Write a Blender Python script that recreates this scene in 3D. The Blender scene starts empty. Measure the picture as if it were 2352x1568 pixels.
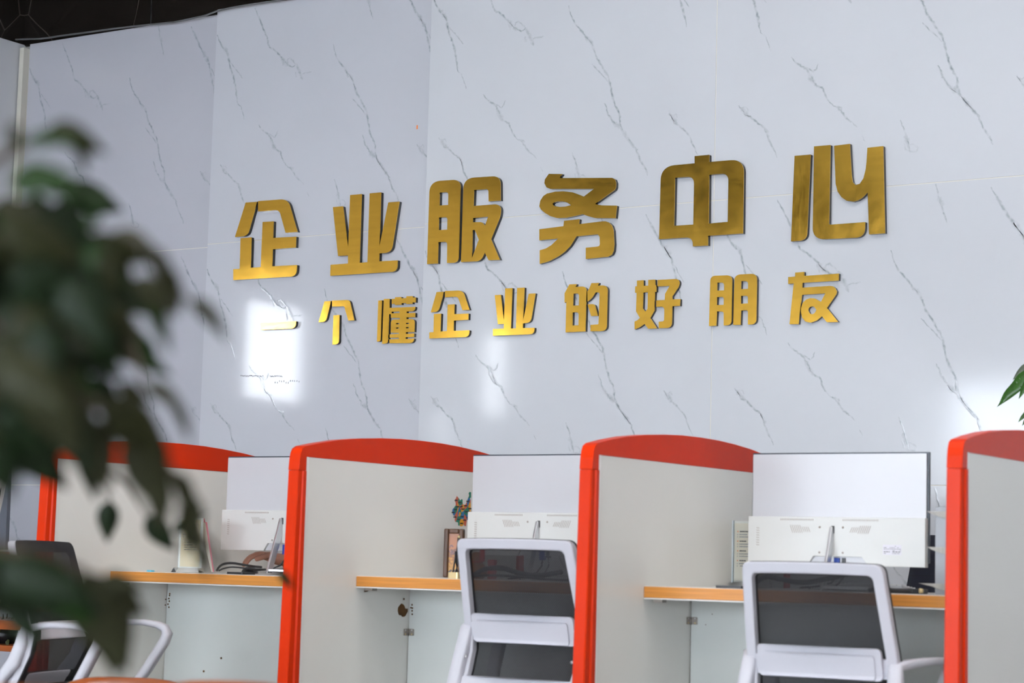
import bpy, bmesh, math, random
from mathutils import Vector, Matrix
from mathutils.geometry import tessellate_polygon
rnd = random.Random(7)
S = bpy.context.scene
C = S.collection

# ------------------------------------------------------------------ camera, world, light
H0 = 0.82                                   # camera height
FPX, YAW, PIT, ROL = 4760.007, 0.5741597, 0.10702047, 0.02663255
def cam_axes():
    F = Vector((-math.sin(YAW)*math.cos(PIT), math.cos(YAW)*math.cos(PIT), math.sin(PIT)))
    R0 = Vector((math.cos(YAW), math.sin(YAW), 0)); U0 = R0.cross(F)
    R = R0*math.cos(ROL) + U0*math.sin(ROL); U = -R0*math.sin(ROL) + U0*math.cos(ROL)
    return R, U, F
CR, CU, CF = cam_axes()
cd = bpy.data.cameras.new('camera'); cam = bpy.data.objects.new('camera', cd); C.objects.link(cam)
M = Matrix((CR, CU, -CF)).transposed().to_4x4(); M.translation = Vector((0, 0, H0)); cam.matrix_world = M
cd.sensor_width = 36; cd.lens = FPX*36/2352; cd.clip_start = 0.05; cd.clip_end = 100
cd.dof.use_dof = True; cd.dof.focus_distance = 8.7; cd.dof.aperture_fstop = 4.6; cd.dof.aperture_blades = 9
S.camera = cam
S.view_settings.view_transform = 'Standard'; S.view_settings.look = 'None'
S.view_settings.gamma = 1; S.view_settings.use_curve_mapping = False
S.view_settings.exposure = 0.52
S.cycles.use_denoising = True
S.cycles.max_bounces = 8; S.cycles.transparent_max_bounces = 16
S.cycles.sample_clamp_indirect = 6.0
W = bpy.data.worlds.new('sky'); S.world = W; W.use_nodes = True
bg = W.node_tree.nodes['Background']; bg.inputs[0].default_value = (0.80, 0.90, 1.0, 1); bg.inputs[1].default_value = 1.6

def area(name, loc, rot, sx, sy, energy, col=(1, 1, 1)):
    l = bpy.data.lights.new(name, 'AREA'); l.shape = 'RECTANGLE'; l.size = sx; l.size_y = sy
    l.energy = energy; l.color = col
    o = bpy.data.objects.new(name, l); C.objects.link(o); o.location = loc; o.rotation_euler = rot
    return o
PI = math.pi
# daylight through the glazed front behind the camera and the side windows
DAY = (0.86, 0.92, 1.0)
area('daylight_front_left', (-5.96, -6.15, 1.65), (PI/2, 0, 0), 4.0, 2.4, 300, DAY)
area('daylight_front_middle', (-1.1, -6.15, 1.65), (PI/2, 0, 0), 4.4, 2.4, 200, DAY)
area('daylight_front_right', (3.9, -6.15, 1.65), (PI/2, 0, 0), 3.9, 2.4, 200, DAY)
area('daylight_side_far', (-8.07, 5.19, 2.06), (PI/2, 0, -PI/2), 0.62, 0.60, 37, (0.95, 0.97, 1.0))
area('daylight_side_near', (-8.07, 2.62, 2.15), (PI/2, 0, -PI/2), 0.34, 0.60, 17, (0.95, 0.97, 1.0))
area('daylight_side_slot', (-8.07, 3.26, 1.73), (PI/2, 0, -PI/2), 0.18, 0.22, 6, (0.95, 0.97, 1.0))

# ------------------------------------------------------------------ helpers
def px(x, y, Y):
    d = CF*FPX + CR*(x-1176) - CU*(y-784); d = d*(Y/d.y); return Vector((d.x, Y, d.z+H0))
def pxx(x, y, X):
    d = CF*FPX + CR*(x-1176) - CU*(y-784); d = d*(X/d.x); return Vector((X, d.y, d.z+H0))
def pxd(x, y, dist):
    d = CF + (CR*(x-1176) - CU*(y-784))/FPX; d = d*dist; return Vector((d.x, d.y, d.z+H0))

def tag(o, label=None, cat=None, group=None, kind=None):
    if label: o['label'] = label
    if cat: o['category'] = cat
    if group: o['group'] = group
    if kind: o['kind'] = kind
    return o
def empty(name, loc=(0, 0, 0), rz=0, label=None, cat=None, group=None, kind=None):
    o = bpy.data.objects.new(name, None); C.objects.link(o); o.location = loc; o.rotation_euler = (0, 0, rz)
    o.empty_display_size = 0.1
    return tag(o, label, cat, group, kind)
class MB:
    """mesh collector"""
    def __init__(s): s.v = []; s.f = []; s.m = []; s.sm = []
    def add(s, vs, fs, mi=0, smooth=False):
        b = len(s.v); s.v += [Vector(v) for v in vs]
        for f in fs: s.f.append([b+i for i in f]); s.m.append(mi); s.sm.append(smooth)
        return s
    def box(s, x0, y0, z0, x1, y1, z1, mi=0, M=None):
        vs = [Vector(p) for p in ((x0,y0,z0),(x1,y0,z0),(x1,y1,z0),(x0,y1,z0),(x0,y0,z1),(x1,y0,z1),(x1,y1,z1),(x0,y1,z1))]
        if M: vs = [M @ v for v in vs]
        return s.add(vs, [(0,3,2,1),(4,5,6,7),(0,1,5,4),(1,2,6,5),(2,3,7,6),(3,0,4,7)], mi)
    def tube(s, pts, r, n=8, mi=0, closed=False, sx=1.0, up=(0,0,1)):
        """sweep a circle (or ellipse sx) along pts; r number or list"""
        P = [Vector(p) for p in pts]; N = len(P); rr = r if isinstance(r, (list, tuple)) else [r]*N
        rings = []; nrm = Vector(up)
        for i in range(N):
            a = P[i-1] if (i > 0 or closed) else P[i]; b = P[(i+1) % N] if (i < N-1 or closed) else P[i]
            t = (b-a).normalized(); side = t.cross(nrm)
            if side.length < 1e-4: side = t.cross(Vector((1, 0, 0)))
            side.normalize(); u2 = side.cross(t).normalized()
            rings.append([P[i] + side*math.cos(2*PI*k/n)*rr[i]*sx + u2*math.sin(2*PI*k/n)*rr[i] for k in range(n)])
        vs = [v for r_ in rings for v in r_]; fs = []
        for i in range(N if closed else N-1):
            j = (i+1) % N
            for k in range(n): fs.append((i*n+k, i*n+(k+1) % n, j*n+(k+1) % n, j*n+k))
        if not closed: fs += [tuple(range(n))[::-1], tuple((N-1)*n+k for k in range(n))]
        return s.add(vs, fs, mi, True)
    def bar(s, pts, w, t, lat, mi=0, closed=False):
        """rounded rectangular section: w along fixed lateral dir lat, t perpendicular; w may be list"""
        P = [Vector(p) for p in pts]; N = len(P); L = Vector(lat).normalized(); ww = w if isinstance(w, (list, tuple)) else [w]*N
        tt = t if isinstance(t, (list, tuple)) else [t]*N
        c = 0.3; prof = [(-1,-1+c*1.4),(-1+c,-1),(1-c,-1),(1,-1+c*1.4),(1,1-c*1.4),(1-c,1),(-1+c,1),(-1,1-c*1.4)]
        n = len(prof); vs = []
        for i in range(N):
            a = P[i-1] if (i > 0 or closed) else P[i]; b = P[(i+1) % N] if (i < N-1 or closed) else P[i]
            d = (b-a).normalized(); q = L.cross(d).normalized()
            vs += [P[i] + L*(u*ww[i]/2) + q*(v*tt[i]/2) for u, v in prof]
        fs = []
        for i in range(N if closed else N-1):
            j = (i+1) % N
            for k in range(n): fs.append((i*n+k, i*n+(k+1) % n, j*n+(k+1) % n, j*n+k))
        if not closed: fs += [tuple(range(n))[::-1], tuple((N-1)*n+k for k in range(n))]
        return s.add(vs, fs, mi, True)
    def lathe(s, prof, c=(0,0,0), n=24, mi=0, M=None):
        c = Vector(c); vs = []
        for r, z in prof:
            for k in range(n):
                v = Vector((r*math.cos(2*PI*k/n), r*math.sin(2*PI*k/n), z))
                vs.append((M @ v if M else v) + c)
        fs = [(i*n+k, i*n+(k+1) % n, (i+1)*n+(k+1) % n, (i+1)*n+k) for i in range(len(prof)-1) for k in range(n)]
        if prof[0][0] > 1e-5: fs.append(tuple(range(n))[::-1])
        if prof[-1][0] > 1e-5: fs.append(tuple((len(prof)-1)*n+k for k in range(n)))
        return s.add(vs, fs, mi, True)
    def extr(s, loops, f3, d, mi=0, mside=None):
        """polygon with holes (2D loops), f3 maps 2D->3D front point, d = 3D offset to the back"""
        d = Vector(d); tris = tessellate_polygon([[Vector((p[0], p[1], 0)) for p in L] for L in loops])
        flat = [p for L in loops for p in L]; fr = [Vector(f3(*p)) for p in flat]; n = len(fr)
        s.add(fr + [v+d for v in fr], [tuple(t) for t in tris] + [tuple(n+i for i in t[::-1]) for t in tris], mi)
        b = 0; ms = mi if mside is None else mside; b0 = len(s.v)-2*n
        for L in loops:
            m = len(L)
            for k in range(m):
                i, j = b+k, b+(k+1) % m
                s.f.append([b0+i, b0+j, b0+n+j, b0+n+i]); s.m.append(ms); s.sm.append(False)
            b += m
        return s
    def mesh(s, name, mats):
        me = bpy.data.meshes.new(name); me.from_pydata([tuple(v) for v in s.v], [], s.f); 
        for m in (mats if isinstance(mats, (list, tuple)) else [mats]): me.materials.append(m)
        me.polygons.foreach_set('material_index', s.m); me.polygons.foreach_set('use_smooth', s.sm)
        me.validate(); me.update()
        bm = bmesh.new(); bm.from_mesh(me); bmesh.ops.recalc_face_normals(bm, faces=bm.faces); bm.to_mesh(me); bm.free()
        return me
    def build(s, name, mats, parent=None, label=None, bevel=0, kind=None, autosm=False):
        me = s.mesh(name, mats); o = bpy.data.objects.new(name, me); C.objects.link(o)
        if parent: o.parent = parent
        if label: o['label'] = label
        if kind: o['kind'] = kind
        if bevel:
            md = o.modifiers.new('bevel', 'BEVEL'); md.width = bevel; md.segments = 2; md.limit_method = 'ANGLE'; md.angle_limit = 0.6
        return o
def fillet(pts, seg=7):
    out = []; n = len(pts)
    for i, p in enumerate(pts):
        if len(p) < 3: out.append((p[0], p[1])); continue
        c = Vector(p[:2]); a = Vector(pts[i-1][:2]); b = Vector(pts[(i+1) % n][:2]); r = p[2]
        da = (a-c); db = (b-c); ra = min(r, da.length*0.98); rb = min(r, db.length*0.98)
        A = c + da.normalized()*ra; B = c + db.normalized()*rb
        for k in range(seg+1):
            t = k/seg; w0, w1, w2 = (1-t)**2, 2*t*(1-t)*0.9, t*t; w = w0+w1+w2
            q = (A*w0 + c*w1 + B*w2)/w; out.append((q.x, q.y))
    return out
def rrect(x0, y0, x1, y1, r): return fillet([(x0,y0,r),(x1,y0,r),(x1,y1,r),(x0,y1,r)], 5)

def copy_tree(o, parent=None):
    c = o.copy(); C.objects.link(c); c.parent = parent
    for ch in [k for k in bpy.data.objects if k.parent == o]: copy_tree(ch, c)
    return c

# ------------------------------------------------------------------ materials
def mat(name, col, rough=0.5, metal=0.0, spec=0.5, coat=0.0, noise=0.0, nscale=8.0, bump=0.0, bscale=60.0, trans=0.0, alpha=1.0, emit=None, es=0, col2=None, stretch=None, coat_r=0.05):
    m = bpy.data.materials.new(name); m.use_nodes = True; nt = m.node_tree; b = nt.nodes['Principled BSDF']
    b.inputs['Base Color'].default_value = (*col, 1); b.inputs['Roughness'].default_value = rough
    b.inputs['Metallic'].default_value = metal; b.inputs['Specular IOR Level'].default_value = spec
    b.inputs['Coat Weight'].default_value = coat; b.inputs['Coat Roughness'].default_value = coat_r
    b.inputs['Transmission Weight'].default_value = trans; b.inputs['Alpha'].default_value = alpha
    if emit: b.inputs['Emission Color'].default_value = (*emit, 1); b.inputs['Emission Strength'].default_value = es
    tc = nt.nodes.new('ShaderNodeTexCoord'); mp = nt.nodes.new('ShaderNodeMapping'); nt.links.new(tc.outputs['Object'], mp.inputs[0])
    if stretch: mp.inputs['Scale'].default_value = stretch
    if noise or col2:
        n = nt.nodes.new('ShaderNodeTexNoise'); n.inputs['Scale'].default_value = nscale; n.inputs['Detail'].default_value = 5
        nt.links.new(mp.outputs[0], n.inputs[0])
        r = nt.nodes.new('ShaderNodeValToRGB'); nt.links.new(n.outputs[0], r.inputs[0])
        c2 = col2 or tuple(max(0, c*(1-noise)) for c in col)
        r.color_ramp.elements[0].position = 0.35; r.color_ramp.elements[1].position = 0.65
        r.color_ramp.elements[0].color = (*c2, 1); r.color_ramp.elements[1].color = (*col, 1)
        nt.links.new(r.outputs[0], b.inputs['Base Color'])
    if bump:
        n2 = nt.nodes.new('ShaderNodeTexNoise'); n2.inputs['Scale'].default_value = bscale; nt.links.new(mp.outputs[0], n2.inputs[0])
        bp = nt.nodes.new('ShaderNodeBump'); bp.inputs['Strength'].default_value = bump; bp.inputs['Distance'].default_value = 0.001
        nt.links.new(n2.outputs[0], bp.inputs['Height']); nt.links.new(bp.outputs[0], b.inputs['Normal'])
        if coat: nt.links.new(bp.outputs[0], b.inputs['Coat Normal'])
    return m
WALLC = (0.60, 0.615, 0.655)
VEINC = (0.17, 0.21, 0.23)
def wall_mat(WALLC=WALLC, nm='white_marble_board'):
    m = mat(nm, WALLC, rough=0.085, spec=0.55, noise=0.03, nscale=2.0, bump=0.03, bscale=160)
    nt = m.node_tree; b = nt.nodes['Principled BSDF']; src = b.inputs['Base Color'].links[0].from_socket
    at = nt.nodes.new('ShaderNodeAttribute'); at.attribute_name = 'vein'
    nz = nt.nodes.new('ShaderNodeTexNoise'); nz.inputs['Scale'].default_value = 45; nz.inputs['Detail'].default_value = 4
    tc = nt.nodes.new('ShaderNodeTexCoord'); nt.links.new(tc.outputs['Object'], nz.inputs[0])
    rp = nt.nodes.new('ShaderNodeMapRange'); rp.inputs[1].default_value = 0.35; rp.inputs[2].default_value = 0.62; rp.inputs[3].default_value = 0.15
    nt.links.new(nz.outputs[0], rp.inputs[0])
    mu = nt.nodes.new('ShaderNodeMath'); mu.operation = 'MULTIPLY'; nt.links.new(at.outputs['Fac'], mu.inputs[0]); nt.links.new(rp.outputs[0], mu.inputs[1])
    mx = nt.nodes.new('ShaderNodeMix'); mx.data_type = 'RGBA'; nt.links.new(mu.outputs[0], mx.inputs[0])
    nt.links.new(src, mx.inputs[6]); mx.inputs[7].default_value = (*VEINC, 1); nt.links.new(mx.outputs[2], b.inputs['Base Color'])
    return m
M_WALL = wall_mat(); M_WALL2 = wall_mat((0.545, 0.555, 0.605), 'shaded_marble_board'); M_WALL3 = wall_mat((0.485, 0.487, 0.54), 'deeper_shaded_marble_board')  # darker copies put the shading of the stepped left boards into their colour
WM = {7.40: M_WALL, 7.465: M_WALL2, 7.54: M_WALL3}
def blackmarble():
    m = mat('black_marble', (0.012, 0.010, 0.009), rough=0.12, spec=0.5); nt = m.node_tree; b = nt.nodes['Principled BSDF']
    tc = nt.nodes.new('ShaderNodeTexCoord'); mp = nt.nodes.new('ShaderNodeMapping'); mp.inputs['Rotation'].default_value = (0.3, 0.5, 0.2)
    nt.links.new(tc.outputs['Object'], mp.inputs[0])
    n = nt.nodes.new('ShaderNodeTexNoise'); n.inputs['Scale'].default_value = 1.2; nt.links.new(mp.outputs[0], n.inputs[0])
    v = nt.nodes.new('ShaderNodeTexVoronoi'); v.feature = 'DISTANCE_TO_EDGE'; v.inputs['Scale'].default_value = 1.5
    ad = nt.nodes.new('ShaderNodeMix'); ad.data_type = 'VECTOR'; ad.inputs[0].default_value = 0.12
    nt.links.new(mp.outputs[0], ad.inputs[4]); nt.links.new(n.outputs['Color'], ad.inputs[5]); nt.links.new(ad.outputs[1], v.inputs['Vector'])
    r = nt.nodes.new('ShaderNodeValToRGB'); nt.links.new(v.outputs['Distance'], r.inputs[0])
    r.color_ramp.elements[0].position = 0.0; r.color_ramp.elements[0].color = (0.07, 0.06, 0.055, 1)
    r.color_ramp.elements[1].position = 0.004; r.color_ramp.elements[1].color = (0.012, 0.0095, 0.008, 1)
    nt.links.new(r.outputs[0], b.inputs['Base Color']); return m
M_BLACKM = blackmarble()
def gold_mat():
    m = mat('brushed_brass', (0.92, 0.53, 0.075), rough=0.24, metal=1.0, noise=0.12, nscale=2.5, stretch=(1, 1, 14))
    nt = m.node_tree; b = nt.nodes['Principled BSDF']
    n = nt.nodes.new('ShaderNodeTexNoise'); n.inputs['Scale'].default_value = 3.5; n.inputs['Detail'].default_value = 6; n.inputs['Distortion'].default_value = 1.0
    mr = nt.nodes.new('ShaderNodeMapRange'); mr.inputs[3].default_value = 0.10; mr.inputs[4].default_value = 0.24; nt.links.new(n.outputs[0], mr.inputs[0])
    nt.links.new(mr.outputs[0], b.inputs['Roughness'])
    return m
M_GOLD = gold_mat()
M_EDGE = mat('black_acrylic_edge', (0.012, 0.013, 0.016), rough=0.15)
M_RED = mat('orange_red_lacquer', (0.70, 0.032, 0.001), rough=0.33, spec=0.14, noise=0.12, nscale=3, bump=0.03, bscale=90)
M_LAM = mat('white_laminate', (0.80, 0.785, 0.74), rough=0.22, spec=0.5, noise=0.03, nscale=1.5)
M_LAMG = mat('grey_white_laminate', (0.70, 0.73, 0.71), rough=0.2, spec=0.5, noise=0.06, nscale=2.5)
M_BAND = mat('white_pvc_edge', (0.82, 0.80, 0.78), rough=0.35)
M_OAK = mat('honey_edge_band', (0.68, 0.27, 0.045), rough=0.38, noise=0.22, nscale=7, stretch=(0.6, 1, 26))
M_GROUT = mat('cream_grout', (0.70, 0.67, 0.60), rough=0.8)
M_CREAM = mat('cream_corner_strip', (0.62, 0.60, 0.53), rough=0.4)
M_DARK = mat('black_plastic', (0.016, 0.017, 0.02), rough=0.35)
M_CABLE = mat('black_cable', (0.012, 0.012, 0.014), rough=0.5)
M_GCABLE = mat('grey_cable', (0.12, 0.12, 0.13), rough=0.5)
M_MONW = mat('white_monitor_plastic', (0.60, 0.60, 0.585), rough=0.3, spec=0.45, noise=0.02, nscale=3)
M_MONP = mat('pale_monitor_back', (0.50, 0.50, 0.53), rough=0.22, spec=0.5)
M_SLOT = mat('vent_slot_brown', (0.32, 0.27, 0.24), rough=0.7)
M_BEZ = mat('dark_bezel', (0.02, 0.03, 0.045), rough=0.3)
M_STEEL = mat('brushed_aluminium', (0.62, 0.62, 0.64), rough=0.32, metal=0.9)
M_CHAIR = mat('white_chair_plastic', (0.60, 0.595, 0.65), rough=0.42, spec=0.4, noise=0.02, nscale=6)
M_SEAT = mat('black_seat_fabric', (0.02, 0.02, 0.024), rough=0.9, bump=0.3, bscale=500)
M_BLKM = mat('solid_black_mesh_border', (0.016, 0.016, 0.02), rough=0.75, bump=0.5, bscale=900)
def mesh_fabric(name, col, tr=0.28, scale=330.0):
    m = bpy.data.materials.new(name); m.use_nodes = True; nt = m.node_tree; b = nt.nodes['Principled BSDF']
    b.inputs['Base Color'].default_value = (*col, 1); b.inputs['Roughness'].default_value = 0.7
    tc = nt.nodes.new('ShaderNodeTexCoord')
    sp = nt.nodes.new('ShaderNodeSeparateXYZ'); nt.links.new(tc.outputs['Object'], sp.inputs[0])
    def sinw(sock, sc):
        a = nt.nodes.new('ShaderNodeMath'); a.operation = 'MULTIPLY'; a.inputs[1].default_value = sc; nt.links.new(sock, a.inputs[0])
        c = nt.nodes.new('ShaderNodeMath'); c.operation = 'SINE'; nt.links.new(a.outputs[0], c.inputs[0]); return c.outputs[0]
    a = sinw(sp.outputs[0], 2*PI*scale); c = sinw(sp.outputs[2], 2*PI*scale)
    mx = nt.nodes.new('ShaderNodeMath'); mx.operation = 'MULTIPLY'; nt.links.new(a, mx.inputs[0]); nt.links.new(c, mx.inputs[1])
    g = nt.nodes.new('ShaderNodeMapRange'); g.inputs[1].default_value = -0.1; g.inputs[2].default_value = 0.6; g.inputs[3].default_value = 1.0; g.inputs[4].default_value = 1-tr*2.4
    nt.links.new(mx.outputs[0], g.inputs[0]); nt.links.new(g.outputs[0], b.inputs['Alpha'])
    return m
M_MESH = mesh_fabric('black_mesh_fabric', (0.012, 0.012, 0.015), 0.09, 150)
M_NAVY = mat('navy_ribbed_mesh', (0.012, 0.016, 0.036), rough=0.75, noise=0.45, nscale=1, stretch=(1, 1, 420))
M_GLASS = mat('clear_acrylic', (0.95, 0.97, 0.97), rough=0.04, trans=1.0); M_GLASS.node_tree.nodes['Principled BSDF'].inputs['IOR'].default_value = 1.2
M_PAPER = mat('cream_leaflet', (0.78, 0.68, 0.50), rough=0.6, col2=(0.80, 0.76, 0.68), nscale=4)
M_PAPERY = mat('yellow_leaflet', (0.74, 0.52, 0.22), rough=0.6, col2=(0.74, 0.63, 0.42), nscale=6)
M_INK = mat('black_ink', (0.03, 0.03, 0.03), rough=0.7)
M_INKG = mat('grey_ink', (0.25, 0.25, 0.28), rough=0.7)
M_ORANGE = mat('orange_print', (0.85, 0.22, 0.04), rough=0.5)
M_PINK = mat('pink_cover', (0.70, 0.22, 0.28), rough=0.45)
M_WOOD = mat('walnut_frame', (0.13, 0.055, 0.025), rough=0.4, noise=0.5, nscale=9, stretch=(4, 4, 0.6))
M_BRASS = mat('satin_gold', (0.66, 0.52, 0.28), rough=0.35, metal=0.7)
M_BLUE = mat('blue_vga_plug', (0.01, 0.05, 0.32), rough=0.4)
M_CYAN = mat('cyan_plastic', (0.05, 0.45, 0.65), rough=0.4)
M_BROWN = mat('exposed_brown_board', (0.16, 0.075, 0.02), rough=0.9, noise=0.5, nscale=30, bump=0.8, bscale=200)
M_HINGE = mat('worn_zinc', (0.34, 0.31, 0.28), rough=0.4, metal=0.7)
M_TRAY = mat('weathered_tray_plastic', (0.42, 0.40, 0.37), rough=0.5, noise=0.25, nscale=6, stretch=(9, 1, 2))
M_TRAYG = mat('grey_tray_side', (0.30, 0.31, 0.34), rough=0.35)
M_FLOOR = mat('pale_floor_tile', (0.36, 0.35, 0.34), rough=0.15, spec=0.5, noise=0.1, nscale=2)
M_PAINT = mat('painted_wall', (0.34, 0.33, 0.31), rough=0.7)
M_CEIL = mat('grey_ceiling', (0.38, 0.38, 0.39), rough=0.8)
M_LAMP = mat('lit_diffuser', (0.9, 0.9, 0.9), emit=(1.0, 0.96, 0.92), es=11.0)
M_FRAMEW = mat('dark_window_frame', (0.05, 0.05, 0.055), rough=0.4)
M_LEAF = [mat('leaf_green_%s' % n, c, rough=0.5, spec=0.22, noise=0.35, nscale=25) for n, c in
          (('dark', (0.005, 0.015, 0.0025)), ('mid', (0.010, 0.036, 0.003)), ('olive', (0.024, 0.026, 0.007)), ('grey', (0.038, 0.040, 0.018)))]
M_STEM = mat('brown_stem', (0.06, 0.04, 0.022), rough=0.8)
M_POT = mat('terracotta_pot', (0.35, 0.12, 0.05), rough=0.6)
M_SOIL = mat('dark_soil', (0.03, 0.02, 0.014), rough=0.95, bump=1.0, bscale=80)
M_SEATO = mat('burnt_orange_shell', (0.36, 0.075, 0.006), rough=0.3, spec=0.5, noise=0.2, nscale=3)
M_SHELF = mat('red_shelf_lacquer', (0.55, 0.02, 0.008), rough=0.25, spec=0.5)

# ------------------------------------------------------------------ room shell
def sbox(name, a, m, parent=None, bevel=0):
    o = MB().box(*a).build(name, m, parent, bevel=bevel)
    if not parent: o['kind'] = 'structure'
    return o
sbox('floor', (-8.2, -6.4, -0.1, 6.4, 7.8, 0.0), M_FLOOR)
sbox('ceiling', (-8.2, -6.4, 4.7, 6.4, 7.8, 4.8), M_CEIL)
sbox('wall_right', (6.0, -6.0, 0, 6.2, 7.7, 4.7), M_PAINT)
# left wall with its three high windows
LW = MB().extr([[(-6.0, 0), (7.6, 0), (7.6, 3.46), (-6.0, 3.46)], [(4.88, 1.76), (5.50, 1.76), (5.50, 2.36), (4.88, 2.36)],
                [(2.45, 1.85), (2.79, 1.85), (2.79, 2.45), (2.45, 2.45)], [(3.17, 1.62), (3.35, 1.62), (3.35, 1.84), (3.17, 1.84)]],
               lambda a, b: (-7.98, a, b), (-0.025, 0, 0))
wl = LW.build('wall_left', mat('pale_painted_wall', (0.58, 0.57, 0.56), rough=0.7)); tag(wl, kind='structure')
lp = MB().box(-7.98, 6.3, 1.16, -7.972, 7.538, 2.312).build('wall_panel', M_WALL, wl)
MB().box(-7.98, 6.3, 2.316, -7.972, 7.538, 3.46).build('wall_panel', M_WALL, wl)
MB().box(-7.98, 6.3, 0.0, -7.972, 7.538, 1.156).build('wall_panel', M_WALL, wl)
o = sbox('wall_left_upper', (-8.12, -6.0, 3.46, -8.0, 7.75, 4.7), M_BLACKM)
def window(n, frames, panes, label=None):
    t = empty('window_%d' % n, (0, 0, 0)); t['kind'] = 'structure'
    fm = MB()
    for f in frames: fm.box(*f)
    fm.build('window_frame', M_FRAMEW, t)
    for p in panes: MB().box(*p).build('pane', M_WINGLASS, t)
M_WINGLASS = mat('window_glass', (0.97, 0.99, 1.0), rough=0.0, trans=1.0); M_WINGLASS.node_tree.nodes['Principled BSDF'].inputs['IOR'].default_value = 1.02
def sidewin(n, y0, y1, z0, z1):
    t = 0.012
    window(n, [(-8.03, y0, z0, -8.005, y0+t, z1), (-8.03, y1-t, z0, -8.005, y1, z1), (-8.03, y0, z0, -8.005, y1, z0+t), (-8.03, y0, z1-t, -8.005, y1, z1)],
           [(-8.022, y0, z0, -8.017, y1, z1)])
sidewin(1, 4.88, 5.50, 1.76, 2.36); sidewin(2, 2.45, 2.79, 1.85, 2.45); sidewin(3, 3.17, 3.35, 1.62, 1.84)
# glazed shop front behind the camera
ff = MB().extr([[(-8.1, 0), (6.0, 0), (6.0, 4.7), (-8.1, 4.7)]] + [[(a, 0.45), (b, 0.45), (b, 2.87), (a, 2.87)] for a, b in ((-7.965, -3.95), (-3.3, 1.1), (1.95, 5.85))],
               lambda a, b: (a, -6.0, b), (0, -0.12, 0)).build('wall_front', M_PAINT); tag(ff, kind='structure')
for n, (a, b) in enumerate(((-7.965, -3.95), (-3.3, 1.1), (1.95, 5.85))):
    k = 4; w = (b-a)/k
    window(4+n, [(a+i*w-0.025, -6.09, 0.45, a+i*w+0.025, -6.03, 2.87) for i in range(k+1)] + [(a, -6.09, 0.45, b, -6.03, 0.50), (a, -6.09, 2.82, b, -6.03, 2.87)],
           [(a+i*w+0.025, -6.065, 0.5, a+(i+1)*w-0.025, -6.059, 2.82) for i in range(k)])

# back wall of overlapping marble-print boards
wb = MB().box(-8.1, 7.56, 0, 6.1, 7.70, 4.7).build('wall_back', M_PAINT); wb['kind'] = 'structure'
MB().box(-8.1, 7.552, 3.455, 6.1, 7.562, 4.7).build('black_marble_band', M_BLACKM, wb)
for x in (-7.1, -5.75, -4.4): MB().box(x, 7.549, 3.455, x+0.004, 7.5535, 4.7).build('band_joint', M_DARK, wb)
MB().box(-7.945, 7.5415, 0, -6.40, 7.556, 3.43).build('grout_backing', M_GROUT, wb)
MB().box(-6.584, 7.4665, 0, -5.20, 7.552, 3.46).build('grout_backing', M_GROUT, wb)
MB().box(-5.264, 7.4015, 0, 6.05, 7.552, 3.46).build('grout_backing', M_GROUT, wb)
zr = [0.0, 1.156, 2.3075, 3.462]; TILES = []; G = 0.0016
def tile(x0, x1, Yf, zi, th=0.03):
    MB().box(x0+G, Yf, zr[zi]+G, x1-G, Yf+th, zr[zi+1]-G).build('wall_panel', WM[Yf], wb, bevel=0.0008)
    TILES.append((x0+G, x1-G, Yf, zr[zi]+G, zr[zi+1]-G))
for zi in range(3):
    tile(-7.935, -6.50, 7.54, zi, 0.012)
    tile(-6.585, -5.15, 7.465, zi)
    for k in range(8): tile(-5.265+1.4355*k, min(-5.265+1.4355*(k+1), 6.02), 7.40, zi)
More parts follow.
